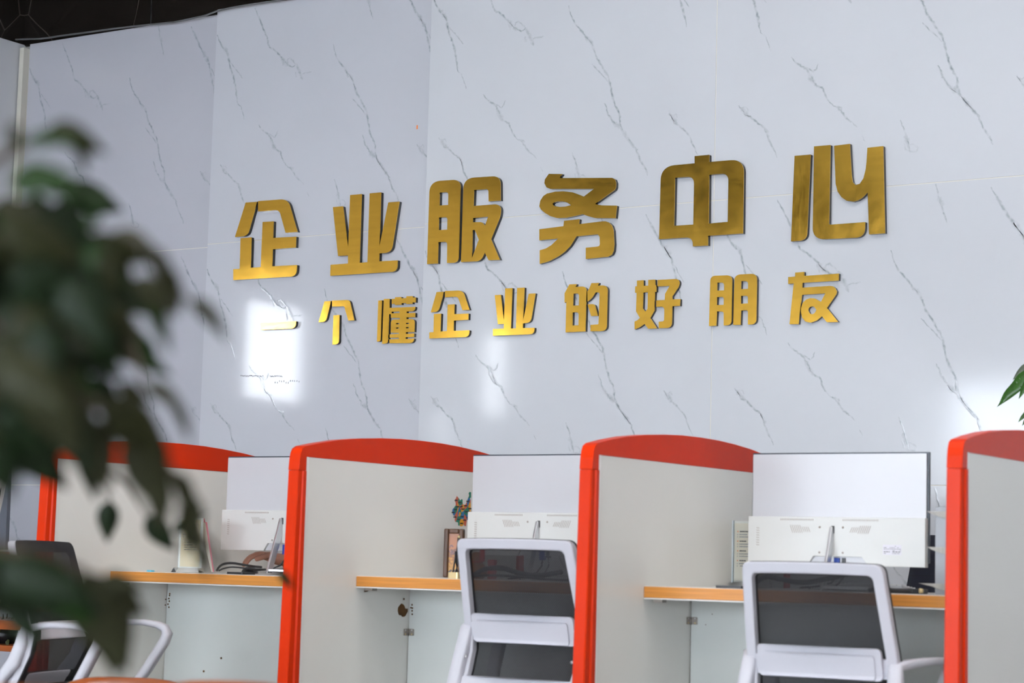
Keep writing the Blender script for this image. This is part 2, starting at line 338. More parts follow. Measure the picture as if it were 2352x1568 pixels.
# printed veins: one repeat of the board's print, stamped on each board
def c5(p): return [(480+x/3.267, y/3.267) for x, y in p]
def c7(p): return [(1100+x/1.8786, y/1.8786) for x, y in p]
VE = [  # (points, width in m, strength)
 (c5([(345,60),(362,100),(380,140),(400,190),(415,230),(435,275),(440,300),(448,335),(460,358),(490,375),(520,405),(545,430),(560,450),(580,475),(600,490),(622,502),(640,498),(650,478)]), 5.5, 1),
 (c5([(650,478),(668,510),(680,540),(692,565),(705,603)]), 11, .7), (c5([(545,432),(560,455),(580,478),(600,492)]), 14, .55),
 (c5([(585,470),(590,445),(610,433),(632,455),(650,480)]), 5, .55), (c5([(692,560),(720,548),(748,545),(770,537)]), 4, .5), (c5([(648,540),(652,560),(655,580)]), 8, .35), (c5([(540,440),(552,470),(556,495)]), 5, .35),
 (c5([(55,240),(75,300),(100,350),(125,380),(145,412),(150,450),(160,510),(178,560),(190,600),(200,650),(205,700),(212,755),(218,782)]), 7, 1), (c5([(218,782),(238,795),(250,835),(260,865),(266,898)]), 2.5, .8),
 (c5([(110,355),(130,380),(148,415)]), 14, .6), (c5([(165,470),(190,505),(210,530),(232,560),(252,588)]), 3, .8),
 (c5([(1465,-90),(1490,-40),(1510,0),(1535,50),(1560,100),(1590,145),(1620,190),(1630,235),(1642,290),(1655,350),(1672,420),(1680,490)]), 7, 1), (c5([(1575,110),(1600,155),(1622,200)]), 15, .6), (c5([(1640,240),(1670,300),(1700,350)]), 3, .7),
 (c5([(932,330),(942,380),(955,420),(975,460),(1000,490),(1020,515),(1035,545),(1060,570),(1080,600),(1090,640),(1100,680),(1120,715),(1140,750),(1158,790),(1175,815),(1188,870),(1195,925),(1205,980),(1218,1025),(1240,1068),(1248,1100),(1248,1150),(1262,1195),(1285,1235),(1310,1270),(1335,1305),(1360,1332)]), 6, 1),
 (c5([(1345,1310),(1355,1350),(1372,1400),(1388,1430),(1405,1460),(1416,1490),(1420,1510)]), 5, .85), (c5([(1250,1180),(1285,1235),(1320,1285),(1345,1320)]), 10, .75),
 (c5([(1035,560),(1062,570),(1085,600)]), 12, .55), (c5([(1075,735),(1100,765),(1130,800),(1155,830),(1175,860)]), 3, .85),
 (c5([(1148,1005),(1165,1045),(1170,1080),(1190,1110),(1210,1140),(1225,1165),(1250,1180)]), 5, .9), (c5([(1205,1140),(1228,1158),(1255,1175)]), 15, .6),
 (c5([(375,935),(388,960),(410,982),(438,1000),(460,1025),(475,1060),(488,1095),(502,1120),(520,1130),(538,1140),(545,1170),(558,1205),(575,1232),(590,1252)]), 5, .9), (c5([(462,1040),(480,1085),(505,1125)]), 12, .6),
 (c5([(440,1002),(470,1015),(490,1032),(508,1010),(517,980)]), 3.5, .7), (c5([(590,1250),(615,1262),(632,1290),(650,1320),(672,1345),(690,1358)]), 5, .8), (c5([(605,1255),(632,1262),(630,1280)]), 6, .5), (c5([(690,1358),(712,1386)]), 2.5, .5), (c5([(735,1440),(750,1475)]), 2, .5),
 (c5([(85,1235),(102,1265),(120,1300),(145,1305),(160,1325),(185,1355),(218,1380),(232,1420),(240,1460),(255,1500),(272,1535),(280,1570)]), 5, .9), (c5([(95,1250),(115,1280),(140,1308)]), 13, .5), (c5([(215,1375),(232,1410),(240,1450)]), 9, .5), (c5([(100,1250),(125,1245),(135,1270)]), 3, .4),
 (c5([(1190,-20),(1205,40),(1218,95),(1230,145)]), 3.5, .9), (c5([(1188,-10),(1205,20),(1210,45)]), 12, .5), (c5([(1175,-110),(1185,-60),(1192,0)]), 4, .8),
 (c5([(1560,1082),(1580,1115),(1600,1150),(1620,1160),(1650,1190),(1690,1240),(1710,1300),(1740,1370)]), 5, .8), (c5([(1570,1095),(1592,1125),(1615,1155)]), 13, .5), (c5([(1580,1110),(1605,1085),(1615,1110)]), 3, .4),
 (c5([(940,1345),(955,1390),(965,1430),(972,1460),(980,1500),(986,1545)]), 4, .9), (c5([(962,1440),(972,1470),(984,1535)]), 11, .5), (c5([(955,1490),(962,1530),(985,1545),(1020,1545),(1030,1520),(1005,1500),(985,1500)]), 4, .4),
]
vbs = {k_: (MB(), []) for k_ in WM}
r2 = random.Random(3)
for dx, Yf in ((-1.35, 7.54), (0.0, 7.465), (1.322, 7.40), (2.80, 7.40), (4.236, 7.40), (5.67, 7.40), (7.1, 7.40), (8.54, 7.40)):
    vb, vatt = vbs[Yf]
    for row in (0, 1, 2):
        dz = -1.148*row
        for pts, wpx, st in VE:
            P = []
            for x, y in pts:
                v = px(x, y, 7.465); P.append((v.x+dx, v.z+dz))
            Q = []
            for a, b in zip(P, P[1:]):
                for k in range(3):
                    t = k/3; j = 0.0022 if k else 0.0
                    Q.append((a[0]+(b[0]-a[0])*t + r2.uniform(-j, j), a[1]+(b[1]-a[1])*t + r2.uniform(-j, j)))
            Q.append(P[-1]); n = len(Q)
            for T in [T for T in TILES if abs(T[2]-Yf) < 1e-6]:
                run = []
                def flush():
                    if len(run) > 1:
                        vs = []; m_ = len(run)
                        for i_, (q, w, s_) in enumerate(run):
                            a = run[max(0, i_-1)][0]; b = run[min(m_-1, i_+1)][0]
                            t = Vector((b[0]-a[0], b[1]-a[1])); t = t.normalized() if t.length > 1e-9 else Vector((0, 1))
                            nx, nz = -t.y*w/2, t.x*w/2; Yo = Yf-0.0006
                            vs += [(q[0]-nx, Yo, q[1]-nz), (q[0]-nx*.3, Yo-0.0001, q[1]-nz*.3), (q[0]+nx*.1, Yo-0.0001, q[1]+nz*.1), (q[0]+nx, Yo, q[1]+nz)]
                            vatt.extend([0, s_*0.75, s_, 0])
                        vb.add(vs, [(4*i_+j, 4*i_+j+1, 4*i_+j+5, 4*i_+j+4) for i_ in range(m_-1) for j in range(3)])
                    run.clear()
                for i, q in enumerate(Q):
                    if T[0]+.003 < q[0] < T[1]-.003 and T[3]+.003 < q[1] < T[4]-.003:
                        e = min(1, 0.35+4*i/n, 0.25+4*(n-1-i)/n)
                        run.append((q, wpx*0.0017*(0.6+0.8*r2.random())*e+0.0030, .92*st*(0.6+0.4*r2.random())*min(1, .5+e)))
                    else: flush()
                flush()
for k_, (vb, vatt) in vbs.items():
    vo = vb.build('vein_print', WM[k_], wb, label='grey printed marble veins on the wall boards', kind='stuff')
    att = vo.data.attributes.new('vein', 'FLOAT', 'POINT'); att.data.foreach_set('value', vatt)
# trims at the corner, and the loose cable along the top
MB().box(-7.965, 7.50, 0, -7.935, 7.545, 3.435).build('trim_1', M_CREAM)['kind'] = 'structure'
for z0, z1 in ((0, 0.1),): sbox('baseboard_back', (-5.26, 7.385, 0, 6.0, 7.399, 0.09), M_CREAM)
cb = [px(x, y, 7.5) for x, y in ((-40,94),(0,92),(30,91),(60,90),(90,89),(110,87),(135,83),(165,79),(210,73),(260,66),(310,60),(360,55),(400,51),(430,45),(470,36))] + [px(x, y, 7.435) for x, y in ((500,25),(530,18),(570,11),(620,4),(680,-4),(760,-14))]
tag(MB().tube(cb, 0.0045, 6).build('cable', M_GCABLE), 'thin grey cable sagging along the top edge of the white wall boards', 'cable')
# small marks on the boards
mk = MB()
for (x, y, w, h, Y) in ((958,292,5,9,7.465),):
    a = px(x, y, Y-.0008); mk.box(a.x-w*.0007, Y-.0012, a.z-h*.001, a.x+w*.0007, Y-.0002, a.z+h*.001)
mk.build('glue_mark', M_ORANGE, wb, label='tiny gold glue mark')
sc = MB()
for k in range(46):
    x = 553+k*2.1+rnd.uniform(-.5,.5); a = px(x, 863+rnd.uniform(-1.5,1.5), 7.464)
    if 24 < k < 32: continue
    sc.box(a.x-.0014, 7.4636, a.z-.003, a.x+.0014, 7.4642, a.z+.002)
for k in range(12):
    a = px(632+k*5, 876+rnd.uniform(-3,3), 7.464); sc.box(a.x-.002, 7.4636, a.z-.004, a.x+.001, 7.4642, a.z+.003)
sc.build('scuff_marks', M_INKG, wb, label='row of faint grey scuffs on the board under the sign', kind='stuff')

# ------------------------------------------------------------------ brass sign characters
def cv(L, ox, oy, s): return [[(ox+p[0]/s, oy+p[1]/s) for p in q] for q in L]
A_ = (500, 420, 5.113); B_ = (950, 380, 4.704); C_ = (1480, 320, 3.92); D_ = (560, 640, 5.345); E_ = (960, 620, 5.113); F_ = (1420, 600, 4.356)
SIGN = [
 ('企', 'large', A_, 7.465, [
   [[(328,230),(463,220),(350,622,60),(202,635)]],
   [[(473,213),(824,187,85),(935,575),(797,585),(722,316,50),(473,335)]],
   [[(268,648),(395,638),(386,996),(505,987),(527,458),(655,450),(648,645),(920,630),(915,758),(645,778),(638,978),(930,963),(922,1096,70),(182,1140),(182,1012),(258,1008)]]]),
 ('业', 'large', A_, 7.465, [[[(1352,283),(1470,274),(1532,752),(1555,142),(1690,130),(1665,937),(1758,930),(1784,122),(1918,110),(1900,742),(2003,228),(2132,218),(2040,815,75),(1898,827),(1895,920),(2112,908),(2108,1040,70),(1322,1090),(1325,960),(1530,945),(1530,850),(1413,857)]]]),
 ('服', 'large', B_, 7.40, [
   [[(145,1065),(174,172,115),(508,150,85),(487,1050,65),(360,1052),(364,822,35),(266,828),(260,1058)], [(280,292),(375,286,30),(373,425),(278,432)], [(272,562),(366,556,30),(363,692),(270,697)]],
   [[(512,1043),(540,136,115),(935,112,80),(938,378),(810,388),(808,253,30),(652,265),(645,437),(945,413,75),(938,540,40),(835,795),(930,1018),(810,1023),(768,940),(722,1032,50)],
    [(640,568),(805,552),(770,652),(742,610,25),(638,612)], [(637,697),(660,695),(705,800),(630,1000)]]]),
 ('务', 'large', B_, 7.40, [
   [[(1460,90),(1605,92),(1575,135),(2145,133),(2172,148),(2186,185),(2184,235),(2172,262),(1958,415),(2030,430),(2195,433),(2180,568),(1960,567),(1890,548),(1825,525),(1740,545),(1640,565),(1550,567),(1480,548),(1420,512),(1375,475),(1358,440),(1368,380),(1400,330),(1440,303),(1530,282),(1620,278),(1720,290),(1838,335),(1948,252),(1475,252),(1435,235),(1412,190),(1418,150)],
    [(1498,415),(1512,400),(1550,388),(1610,387),(1660,400),(1700,428),(1640,443),(1580,446),(1520,438)]],
   [[(1625,597),(1790,578),(1785,633),(2040,602),(2075,602),(2110,615),(2140,645),(2158,700),(2166,850),(2160,920),(2140,962),(2100,985),(1860,1010),(1860,887),(1985,875),(2005,868),(2012,850),(2010,770),(1990,742),(1757,765),(1690,870),(1630,932),(1560,982),(1460,1034),(1362,1062),(1362,915),(1430,895),(1490,858),(1562,788),(1358,808),(1358,688),(1618,655)]]]),
 ('中', 'large', C_, 7.40, [[[(132,898),(150,243,120),(452,215),(452,150),(583,138),(583,203),(895,177,115),(887,847),(572,868),(572,955),(437,963),(432,880,55)],
    [(275,345),(448,332,65),(440,766),(265,777)], [(583,318),(757,305,65),(750,742),(578,757)]]]),
 ('心', 'large', C_, 7.40, [
   [[(1352,148),(1497,136),(1462,908,65),(1320,918)]], [[(1527,63),(1675,50),(1662,768,15),(1988,744),(1984,882,85),(1514,902,105)]],
   [[(1708,57),(1850,40),(1856,160),(1866,330),(1876,385),(1900,410),(1938,400),(1972,350),(1992,270),(2000,200),(2008,75),(2150,60),(2167,845),(2022,855),(2010,475),(1965,522),(1925,548),(1880,560),(1820,552),(1775,520),(1740,470),(1722,400)]]]),
 ('一', 'small', D_, 7.465, [[[(207,540),(640,520),(635,608,60),(207,627)]]]),
 ('个', 'small', D_, 7.465, [[[(990,277),(1070,272),(1006,527,45),(917,533)]], [[(1083,268),(1297,258,35),(1355,510),(1283,513),(1232,337,15),(1083,341)]], [[(1100,449),(1173,443),(1165,805,45),(1087,808)]]]),
 ('懂', 'small', D_, 7.465, [
   [[(1650,267),(1697,263),(1680,770,35),(1634,772)]],
   [[(1718,248),(1790,245),(1787,357),(2103,343),(2100,397,40),(1998,402),(1998,422),(2103,417),(2103,470),(1995,474),(1995,495),(2097,492,45),(2092,652),(1988,656),(1988,676),(2090,671),(2087,713),(1985,718),(1985,738),(2088,733),(2083,789,50),(1787,790),(1787,743),(1905,738),(1905,722),(1790,724),(1790,682),(1905,676),(1905,662),(1802,660),(1805,501,40),(1915,497),(1915,480),(1805,478),(1805,434),(1784,434),(1770,792,40),(1697,797)],
    [(1812,405),(1912,400),(1912,420),(1812,424)], [(1868,545),(1908,543),(1908,558),(1868,559)], [(1868,598),(1905,597),(1905,611),(1868,612)], [(1990,541),(2028,540),(2028,554),(1990,555)], [(1990,594),(2028,593),(2028,607),(1990,608)]],
   [[(1855,227),(1932,222),(1930,240),(1995,236),(1995,215),(2072,212),(2072,230),(2110,228),(2108,290),(2070,291),(2070,308),(1995,311),(1995,298),(1935,300),(1935,318),(1855,322),(1855,308),(1815,309),(1816,247),(1855,245)]]]),
 ('企', 'small', E_, 7.40, [[[(218,258),(305,253),(237,492,50),(150,496)]], [[(317,246),(528,238,60),(603,467),(522,470),(467,312,30),(316,319)]],
   [[(187,515),(270,510),(262,721),(340,716),(348,405),(428,400),(424,517),(592,510),(590,583),(420,593),(418,713),(602,706),(597,785,50),(133,803),(133,730),(182,727)]]]),
 ('业', 'small', E_, 7.40, [[[(902,294),(972,290),(1010,590),(1024,216),(1108,211),(1090,685),(1150,683),(1164,210),(1250,205),(1235,590),(1300,277),(1378,273),(1322,619,55),(1232,625),(1230,680),(1367,677),(1362,752,50),(880,771),(880,692),(1007,686),(1010,632),(938,635)]]]),
 ('的', 'small', E_, 7.40, [[[(1778,168),(1863,165),(1850,197),(1982,190,60),(1965,720),(1733,731),(1742,365),(1722,383),(1722,272)], [(1825,277),(1893,272,35),(1890,415),(1820,417)], [(1815,497),(1888,493,35),(1885,648),(1812,650)]],
   [[(2037,153),(2125,150),(2112,182),(2228,177,65),(2215,716,65),(2025,718),(2027,643),(2120,637,10),(2134,262,25),(2083,262),(2050,315),(2020,348),(1990,370),(1988,250),(2010,220)]], [[(1992,402),(2075,397,30),(2113,538),(2033,540)]]]),
 ('好', 'small', F_, 7.40, [[[(187,192),(252,188),(252,245),(300,242),(300,185),(368,182),(370,238),(382,238),(380,305),(366,307),(362,490),(320,565),(388,670),(300,674),(262,625),(210,662),(163,680),(163,602),(190,590),(217,565),(178,500),(183,315),(168,313),(170,250),(187,250)], [(250,312),(297,308),(293,475),(270,503),(245,470)]],
   [[(392,186),(613,173,45),(612,225),(600,260),(540,350),(542,380),(620,377),(615,445),(540,450),(535,666,55),(405,668),(405,603),(458,600,20),(462,450,40),(380,455),(380,390),(465,386),(468,325),(515,245),(392,251)]]]),
 ('朋', 'small', F_, 7.40, [[[(908,647),(922,145,50),(1140,138,55),(1133,641,55),(1055,641),(1055,503,20),(987,500),(980,643)], [(990,213),(1060,212,30),(1058,290),(988,292)], [(987,357),(1057,355,25),(1055,435),(985,437)]],
   [[(1150,636),(1163,133,60),(1388,122,60),(1380,631,55),(1297,632),(1297,488,20),(1228,492),(1222,635)], [(1230,198),(1300,197,30),(1298,275),(1227,278)], [(1227,345),(1298,343,25),(1297,420),(1226,424)]]]),
 ('友', 'small', F_, 7.40, [[[(1770,112),(1860,105),(1860,145),(2207,122),(2205,192),(1842,215),(1840,262),(2120,245),(2150,250),(2172,268),(2186,300),(2180,330),(2087,465),(2200,605),(2087,608),(2037,548),(1985,592),(1925,613),(1872,602),(1840,562),(1828,510),(1828,470),(1845,415),(1880,382),(1920,367),(1965,370),(2027,405),(2072,320),(1837,335),(1803,628),(1713,628),(1755,220),(1700,226),(1700,157),(1770,152)],
   [(1900,490),(1904,470),(1918,455),(1938,450),(1960,455),(1982,483),(1970,510),(1955,524),(1936,530),(1914,520)]]]),
]
ordn = {'large': ['first', 'second', 'third', 'fourth', 'fifth', 'last'], 'small': ['first', 'second', 'third', 'fourth', 'fifth', 'sixth', 'seventh', 'eighth', 'last']}
cnt = {'large': 0, 'small': 0}
for ch, size, crop, Yw, strokes in SIGN:
    i = cnt[size]; cnt[size] += 1; t = 0.021 if size == 'large' else 0.018; Yf = Yw-t
    w = ordn[size][i]; row = 'upper row of large characters' if size == 'large' else 'lower row of small characters'
    root = empty('sign_character', px(crop[0], crop[1], Yf)*0 + Vector((0, 0, 0)), 0, 'brushed gold metal wall character %s, %s in the %s' % (ch, w, row), 'sign letter', 'gold characters of the %s' % row.split(' of')[0])
    allp = cv([strokes[0][0]], *crop)[0]; c0 = px(sum(p[0] for p in allp)/len(allp), sum(p[1] for p in allp)/len(allp), Yf); root.location = c0
    for st in strokes:
        loops = [[(ox, oy) for ox, oy in fillet([((crop[0]+p[0]/crop[2]), (crop[1]+p[1]/crop[2]), p[2]/crop[2]) if len(p) > 2 else ((crop[0]+p[0]/crop[2]), (crop[1]+p[1]/crop[2])) for p in L])] for L in st]
        mb = MB(); mb.extr(loops, lambda a, b: px(a, b, Yf)-c0, (0, 0.0035, 0), 0, 0)
        so = mb.build('stroke' if len(strokes) > 1 else 'face', M_GOLD, root)
        mb2 = MB(); mb2.extr(loops, lambda a, b: px(a, b, Yf)-c0+Vector((0, 0.0036, 0)), (0, t-0.0040, 0), 0, 0)
        mb2.build('black_backing', M_EDGE, so, label='black acrylic backing')

# ------------------------------------------------------------------ partitions
PX = [-5.02, -3.967, -2.931, -1.860, -0.80]       # right-hand faces
Y0, Y1 = 5.0, 6.20; ZP = 1.13; TH = 0.036
arch = [(4.955,1.085),(4.958,1.12),(4.962,1.140),(4.970,1.155),(4.985,1.163),(5.05,1.176),(5.15,1.192),(5.26,1.204),(5.37,1.212),(5.48,1.217),(5.60,1.2185)]
arch_full = arch + [(11.2-a, b) for a, b in arch[::-1]][1:]
plabels = ['desk partition behind the leaves, leftmost, orange red frame and white panel', 'desk partition with the colourful map sticker, orange red frame', 'desk partition between the two middle bays, orange red frame, white panel', 'desk partition cut by the right picture edge, orange red frame', 'desk partition']
def make_partition(X, label):
    p = empty('desk_partition', (X, Y0, 0), 0, label, 'partition', 'orange red framed desk partitions')
    p['_x'] = X; del p['_x']
    L = lambda x, y, z: (x-X, y-Y0, z)
    MB().box(-TH+.004, .002, 0.06, 0.0, 1.198, ZP).build('panel', M_LAM, p)
    MB().box(-.0065, -.006, 0.06, .0015, .004, ZP+.001).build('edge_band', M_BAND, p, label='white edge band', bevel=.001)
    # cap arch, one piece in profile
    prof = [(a-Y0, b) for a, b in arch_full]
    lower = [(1.2, ZP), (.0, ZP), (-.008, ZP), (-.012, 1.088)]
    loop = [(-.045, 1.088)] + prof[1:-1] + [(1.245, 1.088), (1.208, 1.088), (1.208, ZP), (1.2, ZP), (-.008, ZP), (-.008, 1.088)]
    cap = MB().extr([loop], lambda a, b: (-TH-.004, a, b), (TH+.006, 0, 0)).build('arched_cap', M_RED, p, bevel=.0018)
    # posts, front one leaning out to its foot, with a recessed groove on the side
    for s in (0, 1):
        def yy(a): return a if s == 0 else 1.2-a
        z0 = 0.02
        vs = []; lv = [(1.0872, .045), (.80, .052), (.50, .060), (z0, .075)]
        for z, d_ in lv:
            q_ = d_-.008; sec = [(-TH-.004, -d_+.003), (-TH-.001, -d_), (-.003, -d_), (0, -d_+.003), (.0005, -.008-q_*.52), (.0055, -.008-q_*.44), (.0055, -.011), (.003, -.008), (-TH-.004, -.008)]
            vs += [(a_, yy(b_), z) for a_, b_ in sec]
        n9 = 9; MB().add(vs, [(r_*n9+k_, r_*n9+(k_+1) % n9, (r_+1)*n9+(k_+1) % n9, (r_+1)*n9+k_) for r_ in range(3) for k_ in range(n9)] + [tuple(range(n9)), tuple(3*n9+k_ for k_ in range(n9))[::-1]]).build('post', M_RED, p)
        MB().box(-TH-.006, yy(-.085)-.01, 0, .006, yy(-.0)+.01, .03).build('foot', M_RED, p, bevel=.004)
    return p
PT = [make_partition(x, l) for x, l in list(zip(PX, plabels))[:4]]

# damage, screw holes on the second partition's face below the desk
def flat_on_x(pts, X, th=0.0015): return MB().extr([pts], lambda a, b: pxx(a, b, X), (-th, 0, 0))
def child(o, parent):
    o.parent = parent; o.matrix_parent_inverse = parent.matrix_basis.inverted() if parent.matrix_basis else Matrix(); return o
for p in PT: bpy.context.view_layer.update()
dm = [(880+x/11.2, 1340+y/11.2) for x, y in ((475,512),(520,530),(555,580),(570,635),(610,645),(636,640),(636,715),(600,780),(575,830),(545,850),(500,852),(470,812),(425,812),(400,775),(385,700),(392,620),(420,575),(450,540))]
child(flat_on_x(dm, PX[1]+.002).build('damage_patch', M_BROWN), PT[1])
dm2 = [(640+x/2.579, 960+y/2.579) for x, y in ((512,1012),(540,1008),(538,1020),(525,1028),(508,1030))]
child(flat_on_x(dm2, PX[1]+.002).build('damage_patch', M_BROWN), PT[1])
hb = MB()
for (x, y) in ((928,1375.3),): c = pxx(x, y, PX[1]+.0012); hb.box(c.x-.001, c.y-.004, c.z-.003, c.x, c.y+.004, c.z+.003)
child(hb.build('screw_hole', M_BROWN), PT[1])
hb = MB()
for (x, y) in ((381,1376),(380,1389)): c = pxx(x, y, PX[0]+.0012); hb.box(c.x-.001, c.y-.003, c.z-.002, c.x, c.y+.003, c.z+.002)
child(hb.build('screw_hole', M_BROWN), PT[0])

# map sticker on the second partition
MC = {'r': mat('map_red', (0.62, 0.12, 0.055), rough=0.35), 'g': mat('map_green', (0.0, 0.20, 0.12), rough=0.35), 'b': mat('map_blue', (0.0, 0.15, 0.42), rough=0.35), 'y': mat('map_yellow', (0.78, 0.33, 0.0), rough=0.35)}
mp_ = empty('map_sticker', pxx(1065, 1170, PX[1]), 0, 'colourful jigsaw map sticker on the white partition beside the monitor', 'sticker')
bpy.context.view_layer.update()
def q6(L): return [(1020+x/13.06, 1110+y/13.06) for x, y in L]
for c, L in (
 ('r', [(390,380),(425,425),(430,480),(415,575),(400,600),(395,670),(355,665),(360,590),(335,520),(345,460),(365,450)]),
 ('g', [(425,425),(465,470),(470,510),(505,495),(530,470),(560,485),(555,540),(565,600),(520,655),(465,662),(440,610),(415,575),(430,480)]),
 ('y', [(400,570),(420,580),(445,650),(470,665),(460,710),(440,735),(415,838),(385,835),(410,740),(420,690),(395,670)]),
 ('g', [(345,665),(395,670),(415,690),(410,740),(385,835),(345,905),(310,860),(300,780),(320,700)]),
 ('b', [(300,735),(310,860),(345,905),(320,950),(305,965),(275,930),(262,860),(258,790),(280,745)]),
 ('r', [(385,835),(415,838),(410,960),(390,1040),(350,1150),(330,1100),(335,1010),(320,950),(345,905)]),
 ('b', [(460,710),(485,700),(480,760),(450,850),(440,920),(425,985),(410,980),(415,838),(440,735)]),
 ('r', [(485,700),(520,655),(560,600),(570,640),(545,700),(540,760),(510,800),(485,760)]),
 ('y', [(570,630),(615,640),(605,710),(610,800),(560,850),(510,840),(510,800),(540,760),(545,700)]),
 ('r', [(615,640),(655,630),(685,565),(690,640),(705,700),(640,770),(610,780),(605,710)]),
 ('b', [(730,440),(780,430),(780,500),(745,600),(725,665),(695,660),(690,600),(705,510)]),
 ('g', [(775,250),(810,260),(810,420),(780,440),(730,440),(765,360),(745,300)]),
 ('r', [(785,480),(800,480),(800,580),(760,580)]),
 ('y', [(760,580),(800,580),(800,830),(765,850),(745,760),(730,690)]),
 ('g', [(720,665),(745,760),(752,880),(700,930),(640,965),(600,910),(610,800),(640,770),(705,700)]),
 ('b', [(690,925),(752,880),(755,1090),(735,1115),(690,1080),(660,1010),(650,965)]),
 ('b', [(600,800),(605,910),(590,1060),(510,1060),(500,960),(530,920),(560,850)]),
 ('y', [(460,860),(500,860),(500,940),(470,990),(445,985)]),
 ('g', [(480,760),(510,800),(510,840),(545,880),(530,920),(500,940),(500,860),(460,860),(450,850)]),
 ('g', [(425,985),(470,990),(500,960),(510,1060),(470,1120),(465,1270),(435,1260),(430,1175),(390,1150),(350,1150),(390,1040),(410,980)]),
 ('y', [(510,1060),(575,1075),(590,1140),(595,1200),(575,1260),(530,1285),(490,1280),(470,1200),(475,1120)]),
 ('r', [(605,920),(650,965),(680,1020),(680,1120),(655,1270),(630,1275),(600,1220),(590,1140),(590,1060)]),
 ):
    child(MB().extr([q6(L)], lambda a, b: pxx(a, b, PX[1]+.0016), (-.0012, 0, 0)).build('map_piece', MC[c]), mp_)
tx = MB()
for x, y in ((365,510),(480,575),(415,695),(515,695),(650,665),(345,780),(570,770),(275,870),(670,850),(330,1010),(550,990),(435,1080),(620,1100),(720,1015),(530,1200),(715,535),(775,755)):
    for k in range(3):
        c = pxx(1020+(x-28+28*k)/13.06, 1110+(y+rnd.uniform(-4, 4))/13.06, PX[1]+.0021); tx.box(c.x-.0004, c.y-.0035, c.z-.0022, c.x, c.y+.0030, c.z+.0022)
child(tx.build('place_names', M_INK), mp_)

# ------------------------------------------------------------------ counters (worktop + modesty panel per bay)
ZD = 0.768
clabels = ['counter of the left bay, honey edged worktop over a pale modesty panel', 'counter of the middle bay with the pen stand, honey edged worktop', 'counter of the right bay under the document tray, honey edged worktop', 'counter of the bay beyond the right partition']
def holes(px_list, Y, parent, r=.003):
    for x, y in px_list:
        c = px(x, y, Y-.0008); Mx = Matrix.Rotation(PI/2, 4, 'X')
        child(MB().lathe([(r, 0), (r, .001)], c, 8, M=Mx.to_3x3()).build('screw_hole', M_BROWN), parent)
CT = []
for i, l in enumerate(clabels[:3]):
    xa, xb = PX[i]+.0005, PX[i+1]-TH-.0045
    c = empty('counter', (xa, 5.265, 0), 0, l, 'counter', 'honey edged counters between the partitions')
    zt = ZD + (-.006, .003, .0)[i]
    W_ = xb-xa
    MB().box(.0, .004, zt-.028, W_, .80, zt).build('worktop', M_LAM, c)
    MB().box(.0, .0, zt-.033, W_, .006, zt-.001).build('edge_band', M_OAK, c, label='honey coloured wood-print edge', bevel=.0015)
    MB().box(.0, .001, zt-.037, W_, .55, zt-.0335).build('underside_trim', M_BAND, c, label='white trim strip')
    MB().box(.0025, .290, .06, W_, .306, zt-.038).build('modesty_panel', M_LAMG, c)
    MB().box(.02, .02, zt-.046, .05, .045, zt-.037).build('shelf_bracket', M_HINGE, c)
    CT.append(c)
bpy.context.view_layer.update()
holes([(946.6,1388.5),(944.2,1395),(947.5,1396),(946.8,1402.3),(947,1410)], 5.555, CT[1]); holes([(390,1363),(389.5,1367),(388,1374),(389,1380),(386,1387),(388,1394)], 5.555, CT[0])
holes([(508,1511),(468,1541)], 5.555, CT[0], .004); holes([(1636,1410),(1621,1434)], 5.555, CT[2], .0016)
def hinge(X, z, lab, tilt=0):
    h = empty('corner_hinge', (X, 5.555, z), 0, lab, 'hinge', 'corner hinges under the counters')
    MB().extr([rrect(0.0025, -.0105, .0245, .0105, .003)], lambda a, b: (a, -.0018, b*1.05), (0, .0017, 0)).build('leaf_plate', M_HINGE, h)
    MB().extr([rrect(-.026, -.0105, -.0025, .0105, .003)], lambda a, b: (.0028, a, b*1.05), (-.0016, 0, 0)).build('leaf_plate', M_HINGE, h)
    MB().tube([(.0035, -.0035, -.011), (.0035, -.0035, .011)], .0028, 8).build('pin', M_HINGE, h)
    for dz, m_ in ((.0065, M_STEEL), (-.0065, M_BRASS)):
        MB().lathe([(.0028, 0), (.002, .0012)], (.016, -.0018, dz), 10, M=Matrix.Rotation(PI/2, 3, 'X')).build('screw', m_, h)
        MB().lathe([(.0028, 0), (.002, .0012)], (.0028, -.017, dz), 10, M=Matrix.Rotation(PI/2, 3, 'Y')).build('screw', m_, h)
hinge(PX[1], px(936, 1451, 5.555).z, 'small metal hinge in the corner under the middle counter'); hinge(PX[2], px(1590, 1425, 5.555).z, 'small metal hinge in the corner under the right counter')

